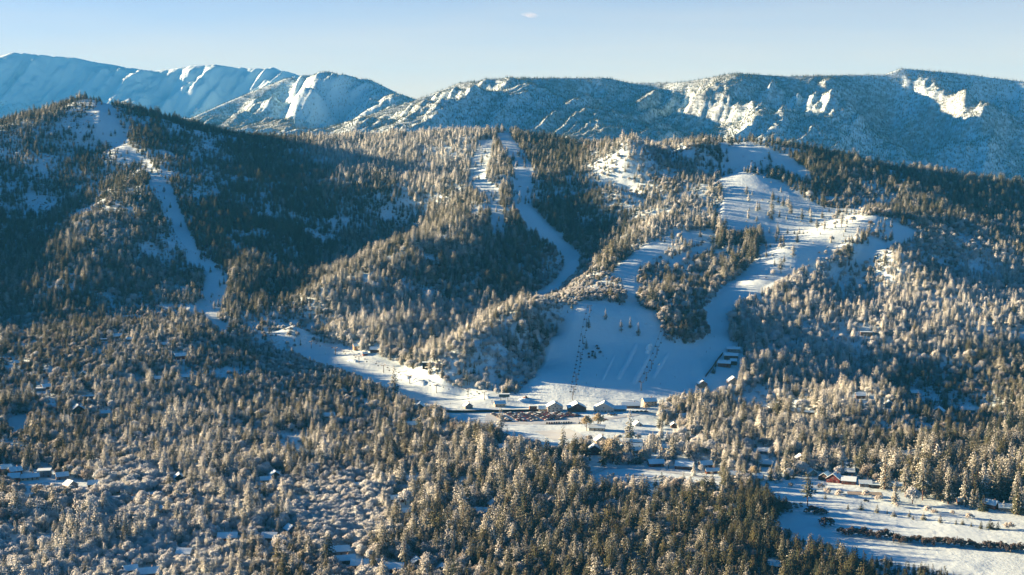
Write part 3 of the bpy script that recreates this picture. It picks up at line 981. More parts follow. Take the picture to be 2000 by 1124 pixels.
# ------------------------------------------------------------------ where trees grow: samples of the forest's make-up
# picture position, density, share of bare broadleaf, frost (plus painted-in sun and shade), height
WOODS = np.array([
    (100, 1060, .9, .9, .75, .8), (300, 1060, .9, .88, .75, .8), (200, 1010, .9, .88, .7, .8), (400, 1100, .9, .8, .7, .8), (550, 1080, .9, .4, .5, 1), (800, 1080, .85, .35, .45, 1), (1000, 1080, .85, .2, .42, 1), (1250, 1080, .85, .15, .36, 1), (1450, 1090, .9, .1, .22, 1), (1700, 1110, .8, 0, .12, 1), (1950, 1124, .5, 0, .12, 1),
    (100, 960, .6, .5, .5, .8), (300, 970, .7, .7, .6, .9), (500, 970, .8, .5, .6, .8), (700, 1000, .9, .85, .72, .7), (620, 1000, .9, .7, .7, .8), (900, 1000, .85, .3, .42, 1), (1100, 1000, .85, .2, .42, 1), (1350, 1000, .85, .15, .36, 1), (1500, 1010, .95, .0, .14, 1),
    (100, 880, .8, .2, .4, .9), (350, 880, .9, .15, .6, .8), (600, 880, .95, .1, .6, .9), (800, 880, .95, .2, .5, .9), (1000, 900, .9, .3, .5, 1), (1100, 880, .7, .1, .35, 1.2),
    (100, 780, .8, .25, .45, .8), (300, 780, .85, .2, .5, .8), (500, 780, .9, .2, .5, .8), (650, 780, .9, .3, .45, .8), (750, 820, .8, .3, .5, .8), (100, 690, .85, .35, .45, .65), (300, 680, .85, .35, .5, .65), (480, 700, .9, .25, .45, .6), (565, 690, .7, .4, .45, .4), (530, 705, .8, .4, .45, .45),
    (100, 560, .8, .1, .35, .9), (250, 520, .8, .05, .5, 1), (200, 440, .5, .2, .5, .8), (60, 430, .42, 0, .2, .8), (50, 330, .3, 0, .2, .8), (180, 340, .35, 0, .2, .8), (160, 250, .12, 0, .3, .8), (120, 270, .2, 0, .35, .8), (100, 230, .5, 0, .5, .8), (300, 300, .42, 0, .15, .8), (400, 320, .38, 0, .2, .8), (500, 380, .7, 0, .2, .8), (600, 450, .8, 0, .2, .8), (750, 400, .9, 0, .25, .8), (450, 450, .7, 0, .2, .9), (500, 560, .8, 0, .3, 1),
    (700, 290, .8, 0, .8, .8), (850, 300, .8, 0, .85, .8), (800, 340, .5, 0, .75, .8), (900, 420, .6, 0, .5, 1), (700, 560, .9, .05, .6, 1), (850, 560, .9, .1, .5, 1), (700, 640, .8, .2, .7, 1), (850, 640, .6, .4, .7, 1), (960, 700, .6, .4, .65, .9), (1020, 650, .9, .2, .5, 1.1), (1000, 520, .9, 0, .35, 1),
    (1100, 450, .5, 0, .3, .9), (1080, 300, .7, 0, .35, .8), (1200, 300, .5, .1, .6, .8), (1220, 360, .2, .2, .7, .7), (1250, 320, .28, .2, .7, .7), (1150, 420, .8, 0, .3, .8), (1300, 330, .5, .2, .5, .7), (1300, 420, .4, .1, .75, .8), (1180, 500, .9, 0, .45, 1), (1350, 400, .25, .1, .7, .8), (1450, 460, .8, 0, .4, 1.1), (1300, 570, .5, .4, .5, .9), (1340, 640, .6, .5, .4, .9), (1150, 565, .45, .85, .5, .45), (1095, 585, .5, .7, .55, .5), (1190, 555, .5, .6, .4, .6),
    (1550, 380, .2, 0, .4, 1), (1470, 300, .15, 0, .4, 1), (1600, 320, .9, 0, .2, .9), (1750, 370, .8, 0, .35, 1), (1900, 380, .9, 0, .35, 1), (1850, 420, .6, .1, .4, 1), (1700, 400, .5, .3, .5, .8), (1680, 480, .3, .1, .5, 1), (1850, 480, .6, .6, .5, .7), (1600, 560, .45, .3, .75, .9), (1500, 620, .5, .4, .8, 1), (1750, 560, .45, .2, .85, .8), (1900, 560, .45, .2, .8, .8), (1650, 650, .5, .3, .8, .9), (1850, 650, .45, .2, .85, .8), (1500, 740, .8, .2, .65, 1), (1700, 740, .8, .2, .65, .9), (1900, 740, .8, .2, .5, .9),
    (1350, 830, .9, .1, .6, 1), (1550, 850, .9, .1, .65, 1), (1750, 850, .5, .1, .4, .8), (1900, 850, .6, .1, .3, .8), (1850, 800, .45, .1, .3, .8), (1300, 880, .5, .3, .55, .9), (1450, 900, .6, .4, .55, .9), (1800, 920, .9, 0, .5, 1.3), (1950, 920, .9, 0, .5, 1.3), (1600, 900, .7, .1, .6, 1.1)])


def woods(px, py):
    out = np.empty((px.size, 4))
    for i in range(0, px.size, 20000):
        d2 = (px[i:i + 20000, None] - WOODS[None, :, 0]) ** 2 + (py[i:i + 20000, None] - WOODS[None, :, 1]) ** 2
        w = 1.0 / (d2 + 900.0) ** 2
        out[i:i + 20000] = (w @ WOODS[:, 2:]) / w.sum(1, keepdims=True)
    return out


# places kept free of trees: (x0, y0, x1, y1, share removed) of buildings; filled by the list of houses
KEEP_FREE = []

# ------------------------------------------------------------------ buildings: where, how big (m), roof, turn, walls, label, category
# roof: g gable end to the viewer, e eaves to the viewer, f flat
HOUSES = [
    # by the left edge of the valley
    (12, 921, 9, 8, 3.2, 'e', 10, 'redbrown', 'red-brown cabin with sunlit snow roof cut by the left edge', 'cabin'),
    (30, 926, 10, 8, 3.2, 'e', 14, 'redbrown', 'red-brown cabin with bright snow roof just behind the red-fronted cabin', 'cabin'),
    (28, 941, 9, 9, 4.2, 'e', -6, 'red', 'red-fronted cabin with tan side wall near the left edge', 'cabin'),
    (58, 938, 15, 7, 2.8, 'e', 4, 'cream', 'long low cream house right of the red-fronted cabin', 'house'),
    (87, 931, 11, 9, 5.5, 'f', -8, 'blue', 'slate-blue two-storey house with flat snowy roof in the left valley', 'house'),
    (121, 936, 10, 8, 3.2, 'e', 8, 'grey', 'grey house with shaded snow roof right of the slate-blue one', 'house'),
    (138, 953, 9, 8, 2.8, 'g', 30, 'grey', 'small grey cabin under a thick rounded snow roof', 'cabin'),
    (184, 952, 9, 8, 3.0, 'e', -10, 'brown', 'small brown cabin beside the shaded snowy driveway', 'cabin'),
    (231, 963, 9, 9, 4.5, 'f', -15, 'tan', 'boxy tan house with flat snowy roof among bare trees', 'house'),
    (152, 972, 12, 9, 2.6, 'e', 12, 'cream', 'cream cabin with uneven sunlit roof above the frosted thicket', 'cabin'),
    (299, 972, 13, 7, 3.0, 'f', 4, 'darkbrown', 'long dark low house with flat snow roof left of centre', 'house'),
    (57, 975, 9, 7, 2.4, 'e', 5, 'tan', 'low tan cabin with oval sunlit roof below the red-fronted cabin', 'cabin'),
    (257, 981, 5, 5, 2.4, 'e', 10, 'cream', 'tiny cream shed with sunlit roof below the boxy tan house', 'shed'),
    (225, 978, 8, 6, 2.2, 'f', -10, 'blue', 'low shaded carport in front of the boxy tan house', 'carport'),
    (318, 1004, 6, 6, 3.2, 'g', 20, 'white', 'small white gabled house between frosted bare trees', 'house'),
    (86, 1060, 8, 6, 2.6, 'e', 8, 'tan', 'little tan shed with sunlit roof deep in the frosted thicket', 'shed'),
    # knoll in front of the big mountain
    (229, 662, 12, 8, 3.6, 'e', 14, 'brown', 'brown cabin with tilted snowy roof on top of the knoll', 'cabin'),
    (204, 667, 12, 7, 2.6, 'f', 2, 'grey', 'flat grey house left of the knoll-top cabin', 'house'),
    (253, 667, 7, 6, 2.6, 'e', 8, 'darkbrown', 'small dark shed right of the knoll-top cabin', 'shed'),
    (322, 678, 9, 7, 2.8, 'e', 3, 'cream', 'cream house with plain sunlit roof on the right of the knoll', 'house'),
    (34, 713, 9, 7, 2.8, 'e', 8, 'tan', 'tan cabin with sunlit roof at the left end of the knoll', 'cabin'),
    (163, 737, 8, 7, 3.6, 'g', -12, 'teal', 'pale teal gabled house in the knoll\'s shade', 'house'),
    (90, 760, 9, 8, 3.0, 'e', 16, 'redbrown', 'red-brown cabin with sunlit roof patch below the knoll', 'cabin'),
    (80, 764, 10, 7, 2.6, 'f', 0, 'blue', 'blue-grey flat-roofed house in front of the cabin below the knoll', 'house'),
    (173, 780, 14, 8, 3.4, 'f', -2, 'navy', 'dark blue long cabin with pale flat roof edge', 'cabin'),
    (308, 746, 11, 8, 3.6, 'e', -4, 'grey', 'grey two-window cabin in snowy firs right of the knoll', 'cabin'),
    (101, 800, 9, 8, 3.2, 'e', 12, 'redbrown', 'red-brown cabin with steep snow roof above the white hillock', 'cabin'),
    (152, 808, 13, 10, 4.4, 'g', 10, 'brown', 'large brown double-gabled chalet beside the white hillock', 'chalet'),
    (352, 701, 13, 9, 3.6, 'e', 10, 'red', 'brick-red house with dark snowy roof under the knoll', 'house'),
    (362, 742, 10, 8, 3.2, 'e', -8, 'navy', 'dark blue cabin below the brick-red house', 'cabin'),
    (205, 812, 10, 7, 2.8, 'e', 5, 'tan', 'tan cabin with long snow roof right of the double-gabled chalet', 'cabin'),
    # near wood, lower left
    (445, 1058, 14, 9, 3.8, 'e', -6, 'red', 'dark red cabin with broad shaded snow roof', 'cabin'),
    (527, 1058, 11, 9, 3.4, 'e', -14, 'darkbrown', 'dark brown cabin with blue-shaded roof beside the snowy gap', 'cabin'),
    (361, 1091, 10, 9, 4.2, 'e', -20, 'white', 'white house with red side wall in the frosted thicket', 'house'),
    (255, 1121, 9, 8, 3.2, 'e', 12, 'red', 'red cabin with sunlit roof at the bottom edge', 'cabin'),
    (290, 1128, 14, 9, 3.4, 'e', 6, 'redbrown', 'long red-brown house with bright roof at the bottom edge', 'house'),
    (568, 1042, 8, 8, 3.2, 'g', 25, 'blue', 'small blue-grey house with steep shaded roof behind the pines', 'house'),
    (537, 934, 9, 9, 3.0, 'g', 8, 'brown', 'brown A-roofed cabin among tall pines left of centre', 'cabin'),
    (519, 942, 9, 7, 2.6, 'e', 6, 'cream', 'low cream annex left of the A-roofed cabin', 'annex'),
    (350, 941, 8, 8, 4.2, 'g', 4, 'darkbrown', 'dark steep-gabled cabin hidden in firs', 'cabin'),
    # near wood, centre
    (803, 945, 14, 10, 3.4, 'e', -10, 'cream', 'cream house with lit gable and large blue-shaded roof', 'house'),
    (704, 955, 10, 8, 2.8, 'e', 6, 'red', 'low dark red cabin above the frosted grove', 'cabin'),
    (776, 982, 11, 8, 3.2, 'e', 8, 'darkbrown', 'dark cabin with pale shaded roof inside the frosted grove', 'cabin'),
    (873, 986, 11, 9, 3.2, 'g', 12, 'navy', 'dark blue house with bright blue-white roof in dense pines', 'house'),
    (795, 1006, 9, 7, 2.6, 'e', 10, 'tan', 'tan cabin with rounded sunlit snow roof in the grove', 'cabin'),
    (966, 992, 9, 8, 3.2, 'g', 18, 'cream', 'cream house with lit roof corner among dark pines', 'house'),
    (940, 1006, 11, 8, 3.0, 'e', -8, 'navy', 'shaded blue-roofed cabin left of the lit-cornered house', 'cabin'),
    (660, 1083, 16, 9, 3.2, 'e', 6, 'grey', 'long grey house under a thick sloping snow roof', 'house'),
    (672, 1100, 15, 8, 3.0, 'e', 10, 'darkbrown', 'dark house with angled snow roof in front of the long grey house', 'house'),
    (703, 1110, 12, 9, 3.0, 'e', -5, 'redbrown', 'red-brown cabin with wide bright roof near the bottom edge', 'cabin'),
    (770, 1118, 13, 9, 3.4, 'e', -8, 'red', 'dark red house with half-lit roof at the bottom edge', 'house'),
    (815, 1108, 8, 8, 3.2, 'g', 12, 'navy', 'navy cabin with blue-shaded roof right of the half-lit house', 'cabin'),
    (862, 1120, 8, 8, 3.2, 'g', -10, 'blue', 'blue-grey shaded hut right of the navy cabin', 'hut'),
    (980, 880, 13, 9, 3.0, 'e', -4, 'darkbrown', 'dark house with bright flat-looking roof in front of the car park', 'house'),
    (1245, 1104, 8, 7, 3.0, 'e', 6, 'navy', 'lone dark blue cabin in the dense pine wood', 'cabin'),
    (1510, 1112, 10, 8, 3.4, 'e', -6, 'tan', 'lone tan house low in the pine wood by the meadow', 'house'),
    (643, 822, 12, 9, 5.5, 'e', -4, 'teal', 'dark teal two-storey house in the wood left of the lot', 'house'),
    (803, 835, 12, 9, 2.8, 'e', 10, 'cream', 'cream cabin with sunlit roof in frosted trees left of the lot', 'cabin'),
    (820, 800, 11, 9, 3.4, 'g', -6, 'navy', 'dark navy gabled house at the foot of the beginner slope', 'house'),
    (867, 848, 10, 8, 2.6, 'e', 10, 'redbrown', 'red-brown cabin among frosted trees below the lot', 'cabin'),
    # village right of the car park
    (1166, 840, 16, 9, 3.0, 'e', -4, 'cream', 'cream hall with snowy roof below the two golden trees', 'hall'),
    (1174, 868, 12, 10, 4.2, 'g', 12, 'cream', 'cream gabled house behind the dark red barn', 'house'),
    (1161, 888, 13, 10, 4.8, 'g', 2, 'darkred', 'dark red barn with gambrel-like steep snow roof', 'barn'),
    (1215, 880, 7, 7, 3.2, 'g', 14, 'cream', 'small cream gabled cottage in the village', 'cottage'),
    (1242, 868, 11, 7, 2.6, 'e', 4, 'darkred', 'dark red row house, farthest of three stepped ones', 'house'),
    (1243, 876, 11, 7, 2.6, 'e', 4, 'darkred', 'dark red row house, middle of three stepped ones', 'house'),
    (1244, 884, 11, 7, 2.6, 'e', 4, 'redbrown', 'red-brown row house, nearest of three stepped ones', 'house'),
    (1220, 868, 9, 8, 2.8, 'e', -8, 'redbrown', 'red-brown cottage left of the stepped row houses', 'cottage'),
    (1302, 880, 9, 8, 3.2, 'e', 10, 'cream', 'cream cottage with lit walls right of the golden tree', 'cottage'),
    (1281, 911, 14, 9, 3.2, 'e', 14, 'darkred', 'dark red house with broken snowy roof beside the road', 'house'),
    (1337, 915, 16, 11, 3.0, 'e', -10, 'redbrown', 'wide red-brown house with big shaded roof beside the road', 'house'),
    (1378, 913, 11, 9, 3.0, 'e', 20, 'red', 'red house with sunlit wall at the road bend', 'house'),
    (1391, 925, 12, 6, 2.4, 'e', 16, 'redbrown', 'low red-brown shed with bright roof below the sunlit red house', 'shed'),
    (1336, 820, 9, 8, 3.6, 'e', 14, 'darkred', 'dark red cabin alone in the sunny frosted forest', 'cabin'),
    (1316, 836, 6, 6, 3.0, 'g', 8, 'brown', 'narrow brown hut in the sunny frosted forest', 'hut'),
    (1245, 832, 8, 8, 1.4, 'g', 20, 'white', 'small white pointed shelter beside the tall village pine', 'shelter'),
    (1430, 932, 10, 7, 2.6, 'e', 6, 'tan', 'tan cottage with pale roof beside the road', 'cottage'),
    (1480, 938, 9, 8, 2.8, 'e', -12, 'cream', 'cream cottage under frosted bushes near the meadow corner', 'cottage'),
    # along the meadow
    (1497, 912, 12, 9, 3.4, 'e', -6, 'navy', 'navy house with blue roof behind the golden bush tree', 'house'),
    (1584, 929, 9, 8, 2.6, 'g', 24, 'teal', 'small dark teal A-roofed cabin at the meadow edge', 'cabin'),
    (1612, 937, 10, 9, 2.8, 'g', -20, 'darkbrown', 'dark brown A-roofed cabin beside the red-gabled house', 'cabin'),
    (1630, 941, 12, 10, 3.4, 'g', -18, 'darkred', 'dark red house with steep shaded roof at the meadow', 'house'),
    (1658, 945, 12, 9, 3.2, 'e', -6, 'redbrown', 'red-brown house with bright snow roof at the meadow', 'house'),
    (1655, 927, 12, 8, 2.8, 'e', 4, 'tan', 'tan house behind the bright-roofed meadow house', 'house'),
    (1690, 949, 10, 7, 2.4, 'e', 6, 'grey', 'low grey shed right of the bright-roofed meadow house', 'shed'),
    (1714, 953, 14, 7, 2.6, 'f', 2, 'darkbrown', 'long dark low building among the big meadow pines', 'house'),
    (1750, 954, 11, 7, 2.6, 'e', 4, 'cream', 'cream house with bright roof behind the big meadow pines', 'house'),
    (1563, 904, 9, 8, 4.2, 'g', 10, 'darkbrown', 'tall dark brown cabin in the firs above the meadow', 'cabin'),
    (1491, 886, 10, 8, 3.0, 'e', -4, 'blue', 'blue-roofed cabin in the firs above the road', 'cabin'),
    (1936, 992, 12, 9, 3.2, 'e', -30, 'redbrown', 'red-brown house partly behind a frosted fir at the meadow\'s far right', 'house'),
    (1967, 998, 13, 8, 3.0, 'e', 4, 'grey', 'grey house with flat snowy roof at the meadow\'s far right', 'house'),
    (1880, 985, 9, 7, 2.6, 'e', 10, 'brown', 'small brown house half hidden by meadow-edge pines', 'house'),
    # wooded slope on the right
    (1581, 818, 11, 9, 7.0, 'f', -4, 'brown', 'tall brown box house with rows of windows on the wooded slope', 'house'),
    (1556, 808, 14, 8, 3.0, 'e', 2, 'grey', 'grey house with bright roof left of the tall box house', 'house'),
    (1502, 808, 9, 8, 3.6, 'g', 16, 'cream', 'cream cottage catching the sun on the wooded slope', 'cottage'),
    (1681, 778, 10, 8, 3.0, 'e', 10, 'brown', 'brown cabin high on the wooded slope', 'cabin'),
    (1833, 812, 12, 10, 5.0, 'g', -6, 'navy', 'dark gabled house in the shaded hollow', 'house'),
    (1888, 806, 17, 9, 3.4, 'e', 4, 'navy', 'long dark house with pale roof in the shaded hollow', 'house'),
    (1736, 796, 9, 8, 3.2, 'g', 12, 'blue', 'blue-grey cabin at the edge of the shaded hollow', 'cabin'),
    (1785, 772, 9, 8, 3.0, 'e', 24, 'navy', 'navy cabin above the shaded hollow', 'cabin'),
    (1773, 894, 14, 9, 3.2, 'e', 2, 'blue', 'blue-grey house with broad pale roof behind the tall pines', 'house'),
    (1692, 655, 15, 8, 3.6, 'f', 4, 'tan', 'tan flat-roofed house alone high on the frosted slope', 'house'),
    # terraced lodgings beside the right run
    (1433, 688, 16, 7, 3.6, 'e', -3, 'grey', 'grey terraced lodging, highest of the stepped block beside the run', 'lodging'),
    (1428, 701, 17, 8, 4.2, 'e', -3, 'brown', 'brown terraced lodging in the middle of the stepped block', 'lodging'),
    (1415, 717, 15, 8, 4.6, 'e', -8, 'redbrown', 'red-brown terraced lodging, lowest of the stepped block', 'lodging'),
    (1433, 713, 8, 7, 4.6, 'e', -6, 'darkbrown', 'narrow dark brown lodging right of the lowest red-brown one', 'lodging'),
    (1371, 757, 10, 9, 4.2, 'g', 20, 'tan', 'tan gabled house in trees at the foot of the right run', 'house'),
    (1432, 752, 13, 10, 4.2, 'g', 14, 'cream', 'large cream house half buried in frosted trees', 'house'),
    (1268, 792, 15, 10, 5.0, 'e', 18, 'cream', 'cream lodge behind trees right of the ski lodges', 'lodge'),
    # base lodges
    (1083, 803, 17, 14, 5.4, 'g', 6, 'offwhite', 'off-white ski lodge with front windows, leftmost of three gabled lodges', 'lodge'),
    (1126, 803, 19, 15, 4.6, 'g', 10, 'brown', 'brown ski lodge with sunlit steep roof, middle of three gabled lodges', 'lodge'),
    (1180, 804, 22, 15, 4.6, 'g', -4, 'offwhite', 'wide off-white ski lodge with dark gable, rightmost of three gabled lodges', 'lodge'),
    (1060, 803, 9, 8, 3.0, 'e', 4, 'cream', 'small cream kiosk left of the off-white ski lodge', 'kiosk'),
    (1041, 802, 8, 7, 5.0, 'f', 6, 'brown', 'boxy brown hut left of the cream kiosk', 'hut'),
    (1210, 803, 14, 9, 3.0, 'e', 4, 'blue', 'blue-grey hall right of the wide ski lodge', 'hall'),
    (1232, 797, 20, 9, 3.4, 'e', 3, 'redbrown', 'long red-brown lodge building at the foot of the main face', 'lodge'),
    (976, 794, 12, 8, 3.6, 'e', 10, 'cream', 'cream ticket hall left of the lodges beside the car park', 'hall'),
    (914, 798, 9, 6, 3.0, 'g', 24, 'grey', 'small grey tent-roofed hut at the left end of the car park', 'hut'),
    (833, 720, 10, 8, 6.0, 'f', 0, 'black', 'black windowless pump house against the frosted hill', 'pump house'),
    (697, 682, 9, 8, 4.0, 'e', 12, 'tan', 'yellowish tan cabin in pines above the beginner slope', 'cabin'),
    (733, 688, 13, 8, 2.8, 'e', -4, 'darkbrown', 'dark brown low cabin above the beginner slope', 'cabin'),
    (713, 694, 6, 5, 2.2, 'e', 10, 'red', 'tiny red hut at the edge of the beginner slope', 'hut'),
]
HOUSE_AT = []
for (px, py, w, d, h, roof, rot, wall, label, cat) in HOUSES:
    p = spot(px, py)
    k = FX / p.y
    hw = 0.5 * k * (w + 1)
    hh = k * (h + (0.35 * w if roof == 'g' else 0.22 * d + 0.3 * d))
    KEEP_FREE.append((px - 0.85 * hw, py - hh, px + 0.85 * hw, py - 0.25 * hh))
    HOUSE_AT.append(p)
HX = np.array([p.x for p in HOUSE_AT])
HY = np.array([p.y for p in HOUSE_AT])
HR = np.array([0.62 * math.hypot(h[2], h[3]) + 1.2 for h in HOUSES])

# ------------------------------------------------------------------ scatter the near forest
FREE = np.zeros((MH, MW))
for (x0, y0, x1, y1) in KEEP_FREE:
    FREE[max(0, int((y0 + 50) / 2)):int((y1 + 50) / 2) + 1, max(0, int((x0 + 100) / 2)):int((x1 + 100) / 2) + 1] = 1


def scatter_near(n_try, seed):
    rng = np.random.default_rng(seed)
    y0, y1 = 700.0, 3150.0
    Y = np.sqrt(rng.uniform(y0 * y0, y1 * y1, n_try))
    U = (rng.uniform(-450, 2200, n_try) - CX) / FX
    X = U * Y
    Z = ground(X, Y)
    px, py = project(X, Y, Z)
    return rng, X, Y, Z, px, py


GLADES = [(1480, 345, 1690, 460, 0.07), (1455, 345, 1510, 445, 0.05), (1290, 450, 1420, 520, 0.10), (915, 285, 1000, 450, 0.06), (1000, 300, 1045, 400, 0.04), (1400, 280, 1500, 335, 0.08), (1480, 470, 1700, 560, 0.04), (1640, 430, 1760, 520, 0.10), (190, 205, 300, 345, 0.10), (300, 345, 450, 640, 0.03), (1110, 590, 1290, 650, 0.012), (1490, 655, 1570, 682, 0.2)]


def thin(X, Y, Z, px, py, hpx, rng, soft=0.35):
    """Keep trees off the open snow, the houses and the sight lines onto them."""
    ok = np.ones(len(X), bool)
    for q, lim in ((0.0, 0.5), (0.3, 0.6), (0.6, 0.75), (0.9, 0.9)):
        ok &= look(OPEN_SOFT, px, py - q * hpx) < lim
    glade = np.zeros(len(X))
    for (x0, y0, x1, y1, pr) in GLADES:
        glade = np.where((px > x0) & (px < x1) & (py > y0) & (py < y1), pr, glade)
    ok |= rng.uniform(size=len(X)) < glade
    cover = np.zeros(len(X))
    for q in (0.0, 0.2, 0.4, 0.6, 0.8):
        cover = np.maximum(cover, look(FREE, px, py - q * hpx))
    ok &= (cover < 0.5) | (rng.uniform(size=len(X)) < 0.13)
    for i in range(len(HX)):
        ok &= (X - HX[i]) ** 2 + (Y - HY[i]) ** 2 > HR[i] ** 2
    return ok


rng, X, Y, Z, px, py = scatter_near(350000, 11)
W = woods(px, py)
W[:, 2] = np.clip(W[:, 2] * 1.0 - 0.16, 0, 1)
patch = fbm(X, Y, 55, 3, 61)
dens = np.clip(W[:, 0] * (0.95 + 1.5 * patch), 0, 1)
dens *= np.where(Y > 2450, 0.85, 1.0)
sel = rng.uniform(size=len(X)) < dens * 0.95
X, Y, Z, px, py, W, patch = X[sel], Y[sel], Z[sel], px[sel], py[sel], W[sel], patch[sel]
n = len(X)
mix = fbm(X, Y, 80, 2, 63) * 0.7
is_oak = rng.uniform(size=n) < np.clip(W[:, 1] * 1.15 + mix * W[:, 1], 0, 1)
young = rng.uniform(size=n) < 0.42
hfac = W[:, 3] * np.where(rng.uniform(size=n) < 0.12, rng.uniform(1.1, 1.4, n), rng.uniform(0.5, 1.1, n)) * (1 + 0.25 * fbm(X, Y, 120, 2, 64))
hgt = np.where(is_oak, 10.5 * np.clip(hfac, 0.6, 1.3), np.where(young, 10.5 * hfac, 17.4 * hfac))
frost = np.clip(W[:, 2] + 0.18 * fbm(X, Y, 140, 3, 65) + rng.normal(0, 0.16, n), 0, 1)
frost = np.where(is_oak, np.clip(frost + 0.22, 0, 1), frost)
ok = thin(X, Y, Z, px, py, hgt * FX / Y, rng)
X, Y, Z, px, py, is_oak, young, hgt, frost = [a[ok] for a in (X, Y, Z, px, py, is_oak, young, hgt, frost)]
n = len(X)
kindk = np.where(is_oak, 2, np.where(young, 1, 0))          # 0 pine, 1 fir, 2 oak
NVAR = {0: 6, 1: 3, 2: 3}
var = np.array([rng.integers(0, NVAR[k]) for k in kindk])
rotz = rng.uniform(0, 6.283, n)
KEYS = {0: 'pine', 1: 'fir', 2: 'oak'}
baseH = np.array([KINDS[KEYS[k]][v][2] for k, v in zip(kindk, var)])
sc = hgt / baseH
wid = sc * rng.uniform(0.85, 1.2, n)
SC = np.stack([wid, wid, sc], 1)
P = np.stack([X, Y, Z - 0.2], 1)
TILT = rng.normal(0, 0.035, (n, 2))
inpic = (px > 4) & (px < 1996) & (py - 0.8 * hgt * FX / Y < 1120) & (py < 1150)
sizepx = np.where(inpic, hgt * FX / Y, 0)
single = np.zeros(n, bool)
for k, cnt in ((0, 270), (1, 280), (2, 270)):
    ids = np.where(kindk == k)[0]
    ids = ids[np.argsort(-sizepx[ids])][:cnt]
    single[ids] = True
for k, nm, lab, cat in ((0, 'pine_forest', 'snow-dusted pine forest covering the hills and valley', 'forest'), (1, 'young_fir_growth', 'narrow young firs crowding between the taller pines', 'forest'), (2, 'frosted_woodland', 'bare frosted broadleaf woodland over knoll and valley', 'woodland')):
    m = (kindk == k) & ~single
    src = [source(joined(c, t, nm + '_shape'), nm + '_shape') for c, t, H in KINDS[KEYS[k]]]
    mass(nm, src, P[m], rotz[m], SC[m], var[m], frost[m], tilt=TILT[m], label=lab, category=cat)
SINGLES = [dict(k=int(kindk[i]), v=int(var[i]), P=P[i], rot=float(rotz[i]), sc=SC[i], frost=float(frost[i]), px=float(px[i]), py=float(py[i]), h=float(hgt[i])) for i in np.where(single)[0]]
N_NEAR = n

# brush under and between the trees
rng, X, Y, Z, px, py = scatter_near(120000, 12)
W = woods(px, py)
sel = rng.uniform(size=len(X)) < 0.75 * np.clip(0.5 + fbm(X, Y, 40, 3, 71), 0, 1)
X, Y, Z, px, py, W = X[sel], Y[sel], Z[sel], px[sel], py[sel], W[sel]
ok = thin(X, Y, Z, px, py, 2.0 * FX / Y, rng)
X, Y, Z, W = X[ok], Y[ok], Z[ok], W[ok]
s = rng.uniform(0.5, 1.25, len(X))
mass('snowy_brush', [source(c, 'brush_shape') for c, t, H in KINDS['shrub']], np.stack([X, Y, Z - 0.15], 1), rng.uniform(0, 6.28, len(X)), np.stack([s * 1.2, s * 1.2, s], 1), rng.integers(0, 3, len(X)), np.clip(W[:, 2] + 0.1 + rng.normal(0, 0.15, len(X)), 0, 1), label='low snow-laden brush between the trees', category='brush')

# far forest on the ranges behind
rng = np.random.default_rng(14)
nt_ = 240000
Y = np.sqrt(rng.uniform(3200.0 ** 2, 8900.0 ** 2, nt_))
U = (rng.uniform(-60, 2080, nt_) - CX) / FX
X = U * Y
j = np.clip(np.searchsorted(UC, U), 0, len(UC) - 1)
i = np.clip(np.searchsorted(YR, Y), 0, len(YR) - 1)
Z = ground(X, Y)
wd = WOOD[i, j]
vis = np.maximum.accumulate(np.where(YR[:, None] > 900, (GZ + 20 - CAMZ) / GY, -9), axis=0)[i, j] <= (Z + 22 - CAMZ) / Y + 0.0045
sel = vis & (rng.uniform(size=nt_) < np.clip(wd * 1.4 + 0.02, 0.06, 1))
X, Y, Z, wd = X[sel], Y[sel], Z[sel], wd[sel]
s = rng.uniform(0.55, 1.15, len(X))
src = [source(far_tree(91, 15, 2.3), 'far_tree_shape'), source(far_tree(92, 17, 2.0), 'far_tree_shape'), source(far_tree(93, 12, 2.4), 'far_tree_shape')]
mass('far_forest', src, np.stack([X, Y, Z - 0.5], 1), rng.uniform(0, 6.28, len(X)), np.stack([s, s, s], 1), rng.integers(0, 3, len(X)), np.clip(0.12 + rng.normal(0, 0.10, len(X)), 0, 1), label='dark conifers dotted over the distant mountain range', category='forest')
print('TREES', N_NEAR, 'FAR', len(X))


# ------------------------------------------------------------------ single trees with trunk and crown
def plant(kindkey, v, loc, rz, scale, frost_, name, label, category, group=None):
    crown, trunk, H = KINDS[kindkey][v]
    root = link(name, None, label=label, category=category, group=group)
    root.location = loc
    root.rotation_euler = (0, 0, rz)
    root.scale = scale
    c = link('crown', crown, root)
    c['frost'] = frost_
    if trunk is not None:
        link('trunk', trunk, root)
    return root


SINGLE_ROOTS = []
for q in SINGLES:
    nm, cat = (('pine_tree', 'pine'), ('young_fir', 'fir'), ('frosted_tree', 'bare tree'))[q['k']]
    SINGLE_ROOTS.append((q, plant(KEYS[q['k']], q['v'], tuple(q['P']), q['rot'], tuple(q['sc']), q['frost'], nm, nm, cat)))

# ------------------------------------------------------------------ labels of the single trees: which house they stand by
def cut_words(txt, n):
    return ' '.join(txt.split()[:n])


HPX = np.array([(h[0], h[1]) for h in HOUSES], float)


def relation(px_, py_):
    d = np.hypot(HPX[:, 0] - px_, (HPX[:, 1] - py_) * 1.6)
    k = int(np.argmin(d))
    dx, dy = px_ - HPX[k, 0], py_ - HPX[k, 1]
    if abs(dx) > abs(dy) * 1.2:
        rel = 'left of' if dx < 0 else 'right of'
    else:
        rel = 'behind' if dy < 0 else 'in front of'
    return k, rel


